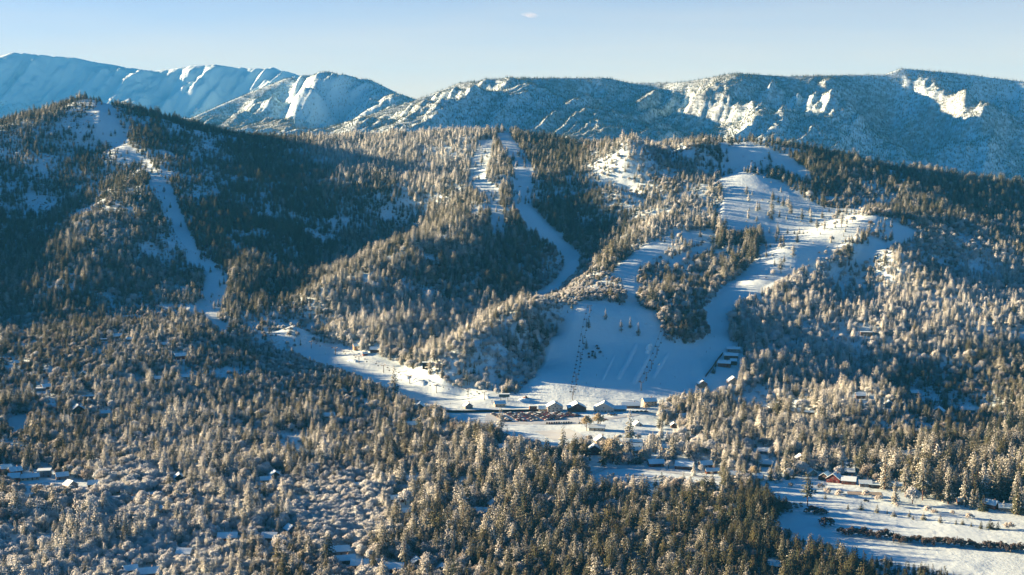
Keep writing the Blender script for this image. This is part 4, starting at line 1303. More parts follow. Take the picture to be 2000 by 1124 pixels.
STOP = set('with in the of by at under beside behind above below among between on from left right and an a near just cut partly half through highest lowest farthest nearest middle inside for along to catching hidden to tall small low long dark big large'.split())
SHORT = []
for h in HOUSES:
    w_ = h[8].replace(',', '').split()
    for n_ in range(2, len(w_) + 1):
        pre = ' '.join(w_[:n_])
        if w_[n_ - 1] in STOP:
            continue
        if sum(1 for o in HOUSES if (o[8].replace(',', '') + ' ').startswith(pre + ' ')) == 1 and n_ >= 3:
            break
    SHORT.append(' '.join(w_[:n_]))
GROUPS = {}
for q, root in SINGLE_ROOTS:
    k, rel = relation(q['px'], q['py'])
    kindname = ('pine', 'young fir', 'bare frosted tree')[q['k']]
    d = math.hypot(q['px'] - HPX[k, 0], (q['py'] - HPX[k, 1]) * 1.6)
    GROUPS.setdefault((kindname, rel, k), []).append((d, root))
for (kindname, rel, k), lst in GROUPS.items():
    lst.sort(key=lambda t: t[0])
    for i, (d, root) in enumerate(lst):
        root['label'] = cut_words(f"{ordinal(i + 1) if len(lst) > 1 else 'lone'} {kindname} {rel} the {SHORT[k]}", 16)
        if len(lst) > 1:
            root['group'] = f"{kindname}s {rel} the {SHORT[k]}"

# ------------------------------------------------------------------ trees the eye picks out one by one
LONE = [
    (770, 770, 34, 'pine', 2, 0.35, 'tall lone pine beside the beginner slope', 'pine', None),
    (1150, 642, 15, 'pine', 0, 0.40, 'single pine on the main face, highest of the leftmost ones', 'pine', None),
    (1183, 626, 15, 'pine', 4, 0.40, 'slim pine at the brink above the main face', 'pine', None),
    (1213, 652, 17, 'pine', 1, 0.40, 'left of three pines standing in a row on the main face', 'pine', None),
    (1231, 643, 15, 'pine', 2, 0.40, 'middle of three pines standing in a row on the main face', 'pine', None),
    (1247, 658, 18, 'pine', 4, 0.40, 'right of three pines standing in a row on the main face', 'pine', None),
    (1145, 683, 14, 'pine', 0, 0.45, 'pine on the brushy island beside the chairlift', 'pine', None),
    (1162, 702, 9, 'fir', 0, 0.15, 'dark fir at the lower tip of the brushy island', 'fir', None),
    (1157, 697, 7, 'fir', 2, 0.20, 'small dark fir inside the brushy island', 'fir', None),
    (1577, 990, 30, 'pine', 3, 0.22, 'tall bare-trunked pine alone at the meadow corner', 'pine', None),
    (1802, 978, 36, 'pine', 3, 0.35, 'tallest bare-trunked pine at the far meadow edge', 'pine', None),
    (1768, 972, 32, 'pine', 1, 0.40, 'broad tall pine left of the tallest meadow pine', 'pine', None),
    (1728, 958, 34, 'pine', 2, 0.45, 'wide pine in front of the long dark low building', 'pine', None),
    (1852, 985, 30, 'pine', 4, 0.40, 'pine right of the tallest meadow pine', 'pine', None),
    (1885, 990, 31, 'pine', 0, 0.35, 'pine at the right end of the meadow pines', 'pine', None),
    (1908, 993, 15, 'fir', 1, 0.75, 'white frosted fir beside the red-brown meadow house', 'fir', None),
    (1960, 1000, 9, 'fir', 0, 0.80, 'small white fir beside the grey meadow house', 'fir', None),
    (1782, 985, 16, 'oak', 0, 0.70, 'frosted bush tree under the tallest meadow pine', 'bare tree', None),
    (1748, 985, 22, 'fir', 1, 0.40, 'slender fir in front of the broad tall meadow pine', 'fir', None),
    (1230, 862, 32, 'pine', 2, 0.35, 'very tall village pine right of the cream hall', 'pine', None),
    (1178, 912, 26, 'pine', 2, 0.20, 'dark wide pine beside the dark red barn', 'pine', None),
    (1196, 906, 26, 'gold', 0, 0.35, 'tall golden bare tree between the barn and the road', 'bare tree', None),
    (1256, 905, 15, 'gold', 1, 0.45, 'round golden bare tree beside the village road', 'bare tree', None),
    (1146, 842, 18, 'gold', 0, 0.05, 'left of two golden trees in front of the ski lodges', 'bare tree', None),
    (1168, 838, 18, 'gold', 1, 0.05, 'right of two golden trees in front of the ski lodges', 'bare tree', None),
    (1473, 936, 13, 'gold', 1, 0.30, 'golden dome-shaped tree near the meadow corner', 'bare tree', None),
    (1263, 806, 12, 'gold', 0, 0.45, 'thin golden tree beside the cream lodge', 'bare tree', None),
    (978, 862, 34, 'pine', 1, 0.45, 'towering frosted pine overlapping the left of the car park', 'pine', None),
    (1100, 885, 28, 'pine', 0, 0.30, 'dark pine left of the village meadow edge', 'pine', None),
    (1355, 930, 13, 'fir', 0, 0.75, 'snow-white fir in front of the wide red-brown house', 'fir', None),
    (1443, 942, 13, 'fir', 1, 0.75, 'snow-white fir beside the tan cottage', 'fir', None),
    (1292, 955, 15, 'fir', 0, 0.10, 'very dark fir standing before the road', 'fir', None),
]
for (px_, py_, h, kk, v, fr_, lab, cat, grp) in LONE:
    p = spot(px_, py_)
    s = h / KINDS[kk][v][2]
    w_ = s * (0.95 if kk in ('oak', 'gold') else 0.9)
    plant(kk, v, (p.x, p.y, p.z - 0.2), random.uniform(0, 6.28), (w_, w_, s), fr_, {'pine': 'pine_tree', 'fir': 'fir_tree', 'oak': 'frosted_tree', 'gold': 'golden_tree'}[kk], lab, cat, grp)

# the row of young trees planted across the meadow
ROW = [(1612, 976, 5), (1656, 996, 5), (1682, 997, 6.5), (1713, 1003, 7), (1733, 1005, 3.5), (1746, 1010, 5.5), (1776, 1011, 5.5), (1783, 1016, 4), (1804, 1016, 6.5), (1836, 1022, 6.5), (1867, 1025, 4.5), (1880, 1026, 4.5), (1897, 1030, 3.5), (1916, 1034, 6.5), (1934, 1034, 8.5), (1949, 1035, 6.5)]
ORD = ['first', 'second', 'third', 'fourth', 'fifth', 'sixth', 'seventh', 'eighth', 'ninth', 'tenth', 'eleventh', 'twelfth', 'thirteenth', 'fourteenth', 'fifteenth', 'sixteenth']
for i, (px_, py_, h) in enumerate(ROW):
    p = spot(px_, py_)
    v = i % 3
    s = h / KINDS['fir'][v][2]
    plant('fir', v, (p.x, p.y, p.z - 0.1), i * 1.7, (s * 1.5, s * 1.5, s), 0.12 if i > 11 else 0.3, 'young_fir', f'{ORD[i]} small fir from the left in the meadow row', 'fir', 'small firs planted across the meadow')

# bushes on the meadow
BUSH = [(1617, 966, 6.5, .55, 'pale round bush, left of the pair below the meadow houses'), (1640, 970, 7, .6, 'pale round bush, right of the pair below the meadow houses'), (1604, 955, 5, .35, 'brown bush behind the pair of pale bushes'), (1545, 952, 4.5, .3, 'small brown bush in the shade left of the tall lone pine'), (1691, 970, 6.5, .6, 'pale round bush beside the frozen pond'), (1717, 978, 5, .6, 'pale small bush below the frozen pond'), (1752, 992, 4.5, .6, 'pale low bush in front of the broad meadow pine'), (1812, 1000, 6, .6, 'pale wide bush right of the tallest meadow pine'), (1826, 1004, 4, .45, 'small bush right of the pale wide bush'), (1861, 1006, 4, .5, 'small tan bush on the bare meadow'), (1893, 1014, 5.5, .55, 'tan dome bush on the bare meadow'), (1972, 1034, 6, .5, 'thin round bush right of the planted fir row'), (1470, 1003, 4, .4, 'small bush at the meadow\'s shaded left corner')]
for i, (px_, py_, h, fr_, lab) in enumerate(BUSH):
    p = spot(px_, py_)
    s = h / 4.6
    plant('willow', i % 3, (p.x, p.y, p.z - 0.2), i * 2.1, (s * 1.15, s * 1.1, s * 0.95), min(1.0, fr_ + 0.2), 'bush', lab, 'bush', 'bushes on the meadow')
for (px_, py_, h, lab) in ((1584, 1003, 8, 'dark mounded thicket behind the near one in the shade'), (1603, 1006, 7, 'dark mounded thicket right of the shaded corner'), (1612, 1028, 9, 'nearest dark mounded thicket left of the creek hedge')):
    p = spot(px_, py_)
    s = h / 4.6
    plant('willow', 1, (p.x, p.y, p.z - 0.3), 0.5 * h, (s * 1.5, s * 1.35, s * 0.9), 0.0, 'thicket', lab, 'thicket')
# willows along the creek
for i in range(34):
    t = i / 33.0
    px_ = 1645 + t * 355
    py_ = 1045 + 36 * t + 2 * math.sin(i * 1.3) + (3 if 0.3 < t < 0.5 else 0)
    p = spot(px_, py_)
    s = random.uniform(1.35, 1.75)
    plant('willow', i % 3, (p.x, p.y, p.z - 0.3), random.uniform(0, 6.28), (s, s, s * random.uniform(0.85, 1.1)), 0.04 + 0.10 * t + random.uniform(0, 0.08), 'willow', f'{ordinal(i + 1)} purple-brown willow from the left in the creek hedge', 'willow', 'willows of the creek hedge')
# frosted shrubs on the brushy island and the hill crest
for i, (px_, py_) in enumerate([(1150, 694), (1158, 690), (1168, 685), (1150, 700), (1165, 680), (1172, 692)]):
    p = spot(px_, py_)
    plant('willow', i % 3, (p.x, p.y, p.z - 0.2), i * 1.1, (0.75, 0.75, 0.75), 0.3, 'shrub', f'{ordinal(i + 1)} frosted shrub on the brushy island beside the chairlift', 'shrub', 'shrubs of the brushy island')

# ------------------------------------------------------------------ houses
WALLS = {'red': (0.20, 0.050, 0.032), 'redbrown': (0.16, 0.068, 0.045), 'darkred': (0.10, 0.022, 0.020), 'brown': (0.13, 0.075, 0.042), 'darkbrown': (0.060, 0.040, 0.030), 'tan': (0.38, 0.25, 0.14), 'cream': (0.55, 0.46, 0.33), 'white': (0.62, 0.62, 0.58), 'offwhite': (0.58, 0.54, 0.46), 'grey': (0.24, 0.23, 0.22), 'blue': (0.13, 0.18, 0.23), 'navy': (0.045, 0.06, 0.085), 'teal': (0.10, 0.19, 0.20), 'black': (0.016, 0.017, 0.02)}


def wall_material(key):
    nm = 'wall_' + key
    if nm in MATS:
        return MATS[nm]
    m, nt, b = new_mat(nm)
    tc = nd(nt, 'ShaderNodeTexCoord')
    wv = nd(nt, 'ShaderNodeTexWave')
    wv.bands_direction = 'Z'
    wv.inputs['Scale'].default_value = 1.6
    wv.inputs['Distortion'].default_value = 0.4
    nt.links.new(tc.outputs['Object'], wv.inputs['Vector'])
    c = WALLS[key]
    n = noise(nt, tc.outputs['Object'], 0.9)
    col = mix_col(nt, n, tuple(x * 0.75 for x in c), tuple(x * 1.2 for x in c))
    nt.links.new(mix_col(nt, math_node(nt, 'MULTIPLY', wv.outputs['Fac'], 0.25), col, tuple(x * 0.5 for x in c)), b.inputs['Base Color'])
    b.inputs['Roughness'].default_value = 0.8
    MATS[nm] = m
    return m


M_ROOFSNOW = mat('roof_snow', (0.55, 0.80, 0.92), 0.75, 0.05, 0.8)
M_EAVE = mat('eave_wood', (0.085, 0.05, 0.035), 0.8, 0.2, 2.0)
M_GLASS = mat('window_glass', (0.02, 0.025, 0.035), 0.15, 0.2, 1.0, 0.5)
M_FRAME = mat('window_frame', (0.45, 0.40, 0.33), 0.6, 0.1, 2.0)
M_DOOR = mat('door_wood', (0.11, 0.055, 0.03), 0.7, 0.2, 2.0)
M_STONE = mat('chimney_stone', (0.20, 0.17, 0.15), 0.9, 0.3, 2.0)


def bm_obj(name, bm, material, parent=None, **props):
    me = bpy.data.meshes.new(name)
    bm.normal_update()
    bm.to_mesh(me)
    bm.free()
    me.materials.append(material)
    return link(name, me, parent, **props)


def box(bm, x0, x1, y0, y1, z0, z1):
    v = [bm.verts.new(p) for p in ((x0, y0, z0), (x1, y0, z0), (x1, y1, z0), (x0, y1, z0), (x0, y0, z1), (x1, y0, z1), (x1, y1, z1), (x0, y1, z1))]
    for f in ((0, 3, 2, 1), (4, 5, 6, 7), (0, 1, 5, 4), (1, 2, 6, 5), (2, 3, 7, 6), (3, 0, 4, 7)):
        bm.faces.new([v[i] for i in f])


def prism(bm, prof, axis, a0, a1):
    """Extrude a closed profile (u, z) along x or y."""
    n = len(prof)
    mk = (lambda a, u, z: (u, a, z)) if axis == 'y' else (lambda a, u, z: (a, u, z))
    A = [bm.verts.new(mk(a0, u, z)) for u, z in prof]
    B = [bm.verts.new(mk(a1, u, z)) for u, z in prof]
    bm.faces.new(A)
    bm.faces.new(B[::-1])
    for i in range(n):
        bm.faces.new([A[i], B[i], B[(i + 1) % n], A[(i + 1) % n]])


def slab(u0, z0, u1, z1, t):
    """Profile of a sloping roof plate of thickness t."""
    return [(u0, z0), (u1, z1), (u1, z1 + t), (u0, z0 + t)]


def house(p, w, d, h, roof, rot, wall, label, cat, hi):
    rnd = random.Random(hi * 31 + 5)
    root = link(cat.replace(' ', '_'), None, label=label, category=cat)
    if cat == 'house' and w > 13:
        root.name = 'long_house'
    root.location = (p.x, p.y, p.z - 0.05)
    bearing = math.atan2(p.x, p.y)
    root.rotation_euler = (0, 0, math.radians(rot) - bearing)
    wm = wall_material(wall)
    hw, hd, base = w / 2, d / 2, -1.6
    bm = bmesh.new()
    if roof == 'g':
        rise = 0.36 * w if w < 14 else 0.26 * w
        prism(bm, [(-hw, base), (hw, base), (hw, h), (0, h + rise), (-hw, h)], 'y', -hd, hd)
    elif roof == 'e':
        rise = 0.30 * d
        prism(bm, [(-hd, base), (hd, base), (hd, h), (0, h + rise), (-hd, h)], 'x', -hw, hw)
    else:
        rise = 0
        box(bm, -hw, hw, -hd, hd, base, h)
    bmesh.ops.recalc_face_normals(bm, faces=bm.faces)
    bm_obj('wall', bm, wm, root)
    ov, t, ts = 0.7, 0.18, 0.42
    if roof in 'ge':
        half = hw if roof == 'g' else hd
        along = (hd if roof == 'g' else hw) + ov
        ax = 'y' if roof == 'g' else 'x'
        sl = rise / half
        e0 = half + ov
        bm = bmesh.new()
        for s in (-1, 1):
            prism(bm, [(s * u, z) for u, z in slab(e0, h - ov * sl + 0.02, 0.0, h + rise + 0.02, t)], ax, -along, along)
        bmesh.ops.recalc_face_normals(bm, faces=bm.faces)
        rf = bm_obj('roof', bm, M_EAVE, root)
        bm = bmesh.new()
        for s in (-1, 1):
            prism(bm, [(s * u, z) for u, z in slab(e0 - 0.08, h - ov * sl + 0.03 + t + 0.08 * sl, 0.0, h + rise + 0.03 + t, ts)], ax, -along + 0.08, along - 0.08)
        bmesh.ops.recalc_face_normals(bm, faces=bm.faces)
        bm_obj('snow_layer', bm, M_ROOFSNOW, rf)
    else:
        bm = bmesh.new()
        box(bm, -hw - 0.35, hw + 0.35, -hd - 0.35, hd + 0.35, h + 0.003, h + 0.3)
        rf = bm_obj('roof', bm, M_EAVE, root)
        bm = bmesh.new()
        box(bm, -hw - 0.25, hw + 0.25, -hd - 0.25, hd + 0.25, h + 0.303, h + 0.75)
        bm_obj('snow_layer', bm, M_ROOFSNOW, rf)
    if wall == 'black':
        return root
    # windows on the front and left walls, a door, a chimney
    def opening(nm, x, z, ww, hh, m, side):
        b2 = bmesh.new()
        if side == 'f':
            box(b2, x - ww / 2, x + ww / 2, -hd - 0.06, -hd + 0.05, z, z + hh)
        else:
            box(b2, -hw - 0.06, -hw + 0.05, x - ww / 2, x + ww / 2, z, z + hh)
        o = bm_obj(nm, b2, m, root)
        if nm == 'window':
            b2 = bmesh.new()
            g = 0.14
            if side == 'f':
                box(b2, x - ww / 2 + g, x + ww / 2 - g, -hd - 0.09, -hd - 0.061, z + g, z + hh - g)
            else:
                box(b2, -hw - 0.09, -hw - 0.061, x - ww / 2 + g, x + ww / 2 - g, z + g, z + hh - g)
            bm_obj('pane', b2, M_GLASS, o)
    nw = max(2, int(w / 3.6))
    levels = [0.9] if h < 5 else [0.9, 3.2] if h < 6.5 else [0.9, 3.0, 5.1]
    door_at = rnd.randrange(nw)
    for li, z in enumerate(levels):
        for k in range(nw):
            x = -hw + w * (k + 0.5) / nw
            if li == 0 and k == door_at:
                opening('door', x, 0.05, 1.1, 2.1, M_DOOR, 'f')
            else:
                opening('window', x, z, 1.5, min(1.3, h - z - 0.3), M_FRAME, 'f')
        if d >= 8:
            opening('window', -hd * 0.4, z, 1.4, min(1.3, h - z - 0.3), M_FRAME, 'l')
            opening('window', hd * 0.4, z, 1.4, min(1.3, h - z - 0.3), M_FRAME, 'l')
    if roof == 'g' and w > 9:
        opening('window', 0, h + 0.1, 1.6, min(1.4, rise * 0.35), M_FRAME, 'f')
    if roof in 'ge' and rnd.random() < 0.6:
        bm = bmesh.new()
        cx_, cy_ = (hw * 0.4, hd * 0.3) if roof == 'e' else (hw * 0.35, hd * 0.3)
        box(bm, cx_ - 0.45, cx_ + 0.45, cy_ - 0.45, cy_ + 0.45, h, h + rise + 1.5)
        bm_obj('chimney', bm, M_STONE, rf)
    return root


for hi, (hh_, p) in enumerate(zip(HOUSES, HOUSE_AT)):
    house(p, *hh_[2:], hi)

# ------------------------------------------------------------------ sheets laid on the snow
def drape(name, pts, width, material, lift=0.2, nx=4, step=6.0, **props):
    """A ribbon that follows the ground along world points."""
    P_ = [Vector((p[0], p[1])) for p in pts]
    path = []
    for a, b in zip(P_[:-1], P_[1:]):
        n_ = max(1, int((b - a).length / step))
        path += [a.lerp(b, k / n_) for k in range(n_)]
    path.append(P_[-1])
    V, F = [], []
    for i, c in enumerate(path):
        t = (path[min(i + 1, len(path) - 1)] - path[max(i - 1, 0)]).normalized()
        nrm = Vector((-t.y, t.x))
        for k in range(nx + 1):
            q = c + nrm * width * (k / nx - 0.5)
            V.append((q.x, q.y, gz(q.x, q.y) + lift))
    for i in range(len(path) - 1):
        for k in range(nx):
            a = i * (nx + 1) + k
            F.append((a, a + 1, a + nx + 2, a + nx + 1))
    me = mesh_np(name, V, F, True)
    me.materials.append(material)
    return link(name, me, **props)


def track_material(name, c1, c2, scale, stretch):
    m, nt, b = new_mat(name)
    geo = nd(nt, 'ShaderNodeNewGeometry')
    mp = nd(nt, 'ShaderNodeMapping')
    mp.inputs['Scale'].default_value = stretch
    nt.links.new(geo.outputs['Position'], mp.inputs['Vector'])
    nt.links.new(mix_col(nt, noise(nt, mp.outputs[0], scale, 5, 0.6), c1, c2), b.inputs['Base Color'])
    b.inputs['Roughness'].default_value = 0.7
    return m


M_LOT = track_material('trampled_snow', (0.30, 0.40, 0.46), (0.46, 0.66, 0.76), 0.25, (1, 0.4, 1))
M_ROAD = track_material('ploughed_road', (0.28, 0.38, 0.45), (0.46, 0.66, 0.77), 0.3, (0.3, 1, 1))
M_FIELD = track_material('sandy_snow', (0.47, 0.58, 0.58), (0.54, 0.78, 0.88), 0.06, (1, 1, 1))
M_ICE = mat('pond_ice', (0.26, 0.27, 0.22), 0.35, 0.15, 0.3, 0.4)


def S2(px_, py_):
    p = spot(px_, py_)
    return (p.x, p.y)


drape('parking_lot', [S2(948, 818), S2(1130, 818)], 60, M_LOT, 0.15, 10, kind='structure')
drape('field', [S2(1062, 852), S2(1128, 846)], 46, M_FIELD, 0.12, 8, kind='structure')
drape('road', [S2(1128, 938), S2(1180, 916), S2(1240, 914), S2(1320, 924), S2(1420, 941)], 8, M_ROAD, 0.2, 3, kind='structure')
drape('road', [S2(1270, 806), S2(1235, 812), S2(1190, 818), S2(1130, 822)], 9, M_ROAD, 0.22, 3, kind='structure')
drape('road', [S2(20, 950), S2(90, 944), S2(200, 960), S2(330, 985)], 6, M_ROAD, 0.2, 3, kind='structure')
drape('pond', [S2(1655, 965), S2(1722, 966)], 11, M_ICE, 0.15, 4, kind='structure')


# ------------------------------------------------------------------ snow shapes of the terrain park
def mound(name, a, b, wid, hei, **props):
    A, B = Vector(S2(*a)), Vector(S2(*b))
    L = (B - A).length
    t = (B - A).normalized()
    nrm = Vector((-t.y, t.x))
    n1, n2 = 16, 8
    V, F = [], []
    for i in range(n1 + 1):
        for k in range(n2 + 1):
            u, v = i / n1, k / n2 * 2 - 1
            q = A + t * (L * (u * 1.04 - 0.02)) + nrm * wid * v * (1 + 0.15 * math.sin(i * 2.1))
            hgt_ = hei * max(0, 1 - v * v) ** 1.2 * math.sin(math.pi * min(1, max(0, u))) ** 0.5
            V.append((q.x, q.y, gz(q.x, q.y) - 0.25 + hgt_))
    for i in range(n1):
        for k in range(n2):
            c = i * (n2 + 1) + k
            F.append((c, c + 1, c + n2 + 2, c + n2 + 1))
    me = mesh_np(name, V, F, True)
    me.materials.append(M_ROOFSNOW)
    return link(name, me, **props)


for a, b, wd_, he_ in (((1176, 745), (1200, 694), 2.2, 2.0), ((1207, 742), (1243, 674), 3.6, 3.0), ((1238, 752), (1268, 694), 3.6, 2.6), ((1275, 740), (1305, 690), 3.0, 2.0)):
    mound('snow_berm', a, b, wd_, he_, kind='structure')
for i, (a, b, wd_, he_) in enumerate((((1262, 692), (1267, 689), 3, 5), ((1264, 685), (1270, 682), 4, 6.5), ((1268, 679), (1273, 677), 3, 5.5))):
    mound('snow_pile', a, b, wd_, he_, label=['lowest', 'middle', 'highest'][i] + ' of three sun-tipped snow piles on the main face', category='snow pile', group='snow piles on the main face')
for i, (a, b) in enumerate((((780, 737), (800, 741)), ((808, 748), (832, 752)), ((680, 706), (700, 708)), ((1012, 783), (1035, 784)), ((935, 776), (958, 779)))):
    mound('snow_jump', a, b, 4.0, 3.2, label=['rounded snow jump behind the lone pine', 'rounded snow jump right of the lone pine', 'rounded snow jump high on the beginner slope', 'snow hump beside the orange groomer', 'snow hump beside the lift station'][i], category='snow jump', group='snow jumps on the beginner slope')

# ------------------------------------------------------------------ lifts
M_STEEL = mat('lift_steel', (0.10, 0.11, 0.12), 0.5, 0.1, 1.0, 0.4, 0.3)
M_CABLE = mat('lift_cable', (0.05, 0.05, 0.055), 0.6)
M_SEAT = mat('chair_seat', (0.03, 0.035, 0.045), 0.7)


def add_tube(bm, a, b, r0, r1, sides=6):
    a, b = Vector(a), Vector(b)
    d = (b - a).normalized()
    u = d.cross(Vector((0, 0, 1)) if abs(d.z) < 0.9 else Vector((1, 0, 0))).normalized()
    v = d.cross(u)
    A = [bm.verts.new(a + (u * math.cos(6.283 * k / sides) + v * math.sin(6.283 * k / sides)) * r0) for k in range(sides)]
    B = [bm.verts.new(b + (u * math.cos(6.283 * k / sides) + v * math.sin(6.283 * k / sides)) * r1) for k in range(sides)]
    for k in range(sides):
        bm.faces.new([A[k], A[(k + 1) % sides], B[(k + 1) % sides], B[k]])
    bm.faces.new(A[::-1])
    bm.faces.new(B)


GAUGE = 2.6


def tower(p, h, ang, label, group):
    root = link('lift_tower', None, label=label, category='lift tower', group=group)
    root.location = p
    root.rotation_euler = (0, 0, ang)
    bm = bmesh.new()
    add_tube(bm, (0, 0, -1), (0, 0, h), 0.42, 0.30, 8)
    bm_obj('mast', bm, M_STEEL, root)
    bm = bmesh.new()
    box(bm, -GAUGE - 0.4, GAUGE + 0.4, -0.2, 0.2, h + 0.01, h + 0.42)
    bm_obj('crossarm', bm, M_STEEL, root)
    for s in (-1, 1):
        bm = bmesh.new()
        box(bm, s * GAUGE - 0.18, s * GAUGE + 0.18, -1.6, 1.6, h + 0.43, h + 0.75)
        for k in range(4):
            add_tube(bm, (s * GAUGE - 0.12, -1.2 + 0.8 * k, h + 0.75), (s * GAUGE + 0.12, -1.2 + 0.8 * k, h + 0.75), 0.28, 0.28, 8)
        bm_obj('sheave_train', bm, M_STEEL, root)
    bm = bmesh.new()
    for k in range(int(h / 0.8)):
        box(bm, 0.43, 0.75, -0.22, 0.22, 0.6 + 0.8 * k, 0.64 + 0.8 * k)
    box(bm, 0.74, 0.80, -0.24, -0.18, 0.4, h)
    box(bm, 0.74, 0.80, 0.18, 0.24, 0.4, h)
    bm_obj('ladder', bm, M_STEEL, root)
    return root


def chair_mesh():
    bm = bmesh.new()
    add_tube(bm, (0, 0, 0), (0, 0, -2.2), 0.06, 0.06, 5)
    box(bm, -1.15, 1.15, -0.28, 0.30, -2.75, -2.62)
    box(bm, -1.15, 1.15, 0.24, 0.34, -2.60, -1.95)
    for s in (-1, 1):
        add_tube(bm, (s * 1.1, 0.28, -2.7), (s * 1.1, 0.0, -1.6), 0.05, 0.05, 4)
    add_tube(bm, (-1.1, 0, -1.6), (1.1, 0, -1.6), 0.05, 0.05, 4)
    add_tube(bm, (-1.1, -0.35, -3.1), (1.1, -0.35, -3.1), 0.05, 0.05, 4)
    for s in (-0.5, 0.5):
        add_tube(bm, (s, -0.26, -2.66), (s, -0.35, -3.1), 0.04, 0.04, 4)
    me = bpy.data.meshes.new('lift_chair')
    bm.to_mesh(me)
    bm.free()
    me.materials.append(M_SEAT)
    return me


CHAIR = chair_mesh()


def lift(where, pixels, h, spacing):
    pts = [spot(*q) for q in pixels]
    tops = {-1: [], 1: []}
    n_ = len(pts)
    for i, p in enumerate(pts):
        a, b = pts[max(0, i - 1)], pts[min(n_ - 1, i + 1)]
        ang = math.atan2(b.y - a.y, b.x - a.x) - math.pi / 2
        tower(p, h, ang, f'{ORD[i]} tower up from the bottom of the lift {where}', 'towers of the lift ' + where)
        c, s_ = math.cos(ang), math.sin(ang)
        for s in (-1, 1):
            tops[s].append(Vector((p.x + c * s * GAUGE, p.y + s_ * s * GAUGE, p.z + h + 1.03)))
    for s in (-1, 1):
        bm = bmesh.new()
        line = []
        for a, b in zip(tops[s][:-1], tops[s][1:]):
            sag = (b - a).length * 0.012
            seg = [a.lerp(b, k / 6) - Vector((0, 0, sag * 4 * (k / 6) * (1 - k / 6))) for k in range(7)]
            line += seg if not line else seg[1:]
        for a, b in zip(line[:-1], line[1:]):
            add_tube(bm, a, b, 0.09, 0.09, 5)
        bm_obj('lift_cable', bm, M_CABLE, label=f"{'left' if s < 0 else 'right'} haul cable of the lift {where}", category='cable')
        dist = spacing * (0.3 if s < 0 else 0.8)
        nch = 0
        acc = 0.0
        for a, b in zip(line[:-1], line[1:]):
            L = (b - a).length
            while dist < acc + L:
                q = a.lerp(b, (dist - acc) / L)
                nch += 1
                ch = link('lift_chair', CHAIR, label=f"{ordinal(nch)} chair up the {'left' if s < 0 else 'right'} cable of the lift {where}", category='lift chair', group=f"chairs on the {'left' if s < 0 else 'right'} cable of the lift {where}")
                ch.location = q
                ch.rotation_euler = (0, 0, math.atan2(b.y - a.y, b.x - a.x) - math.pi / 2)
                dist += spacing
            acc += L


lift('past the brushy island', [(1118, 783), (1120, 772), (1125, 748), (1133, 705), (1138, 672), (1145, 640), (1152, 612)], 9.5, 13)
lift('beside the three snow piles', [(1252, 764), (1262, 745), (1272, 722), (1283, 694), (1297, 655)], 10, 20)
lift('along the beginner slope', [(946, 782), (914, 777), (852, 770), (800, 750), (749, 729), (701, 711), (655, 694), (608, 682)], 9, 26)
lift('on the shaded left run', [(400, 512), (362, 500), (340, 470), (324, 436), (310, 402), (304, 378)], 9, 24)

# bottom station of the beginner lift
p = spot(985, 783)
st = link('lift_station', None, label='dark teal lift station on stilts at the foot of the beginner slope', category='lift station')
st.location = p
M_STN = mat('station_teal', (0.05, 0.09, 0.10), 0.6, 0.15, 1.0)
bm = bmesh.new()
for x in (-4, 4):
    for y in (-1.8, 1.8):
        box(bm, x - 0.3, x + 0.3, y - 0.3, y + 0.3, -1, 4.2)
bm_obj('stilts', bm, M_STEEL, st)
bm = bmesh.new()
box(bm, -6, 6, -2.6, 2.6, 4.21, 7.4)
bm_obj('housing', bm, M_STN, st)
bm = bmesh.new()
box(bm, -6.3, 6.3, -2.9, 2.9, 7.41, 7.8)
bm_obj('snow_layer', bm, M_ROOFSNOW, st)
bm = bmesh.new()
add_tube(bm, (0, 0, 3.5), (0, 0, 3.8), 2.4, 2.4, 16)
bm_obj('bullwheel', bm, M_STEEL, st)

# ------------------------------------------------------------------ retaining wall, fences
def wall_along(name, px_pts, h, th, material, label, cat):
    bm = bmesh.new()
    pts = [spot(*q) for q in px_pts]
    for a, b in zip(pts[:-1], pts[1:]):
        d = Vector((b.x - a.x, b.y - a.y, 0))
        n_ = max(1, int(d.length / 8))
        nrm = Vector((-d.y, d.x, 0)).normalized() * th / 2
        for k in range(n_):
            q0, q1 = a.lerp(b, k / n_), a.lerp(b, (k + 1) / n_)
            z0, z1 = gz(q0.x, q0.y), gz(q1.x, q1.y)
            v = [bm.verts.new(x) for x in ((q0.x - nrm.x, q0.y - nrm.y, z0 - 1), (q1.x - nrm.x, q1.y - nrm.y, z1 - 1), (q1.x + nrm.x, q1.y + nrm.y, z1 - 1), (q0.x + nrm.x, q0.y + nrm.y, z0 - 1), (q0.x - nrm.x, q0.y - nrm.y, z0 + h), (q1.x - nrm.x, q1.y - nrm.y, z1 + h), (q1.x + nrm.x, q1.y + nrm.y, z1 + h), (q0.x + nrm.x, q0.y + nrm.y, z0 + h))]
            for f in ((4, 5, 6, 7), (0, 1, 5, 4), (2, 3, 7, 6), (1, 2, 6, 5), (3, 0, 4, 7)):
                bm.faces.new([v[i] for i in f])
    return bm_obj(name, bm, material, label=label, category=cat)


M_DARKWALL = mat('dark_timber', (0.035, 0.026, 0.024), 0.85, 0.3, 0.4)
wall_along('retaining_wall', [(868, 806), (940, 806), (1010, 805), (1068, 804)], 2.6, 0.8, M_DARKWALL, 'long dark timber wall between the car park and the slope', 'wall')
wall_along('safety_fence', [(1378, 738), (1390, 722), (1402, 704), (1412, 692)], 2.2, 0.3, M_DARKWALL, 'dark fence along the run beside the terraced lodgings', 'fence')

# ------------------------------------------------------------------ cars
M_TYRE = mat('tyre', (0.015, 0.015, 0.016), 0.9)
M_CARGLASS = mat('car_glass', (0.015, 0.018, 0.022), 0.1, 0.1, 1.0, 0.5)


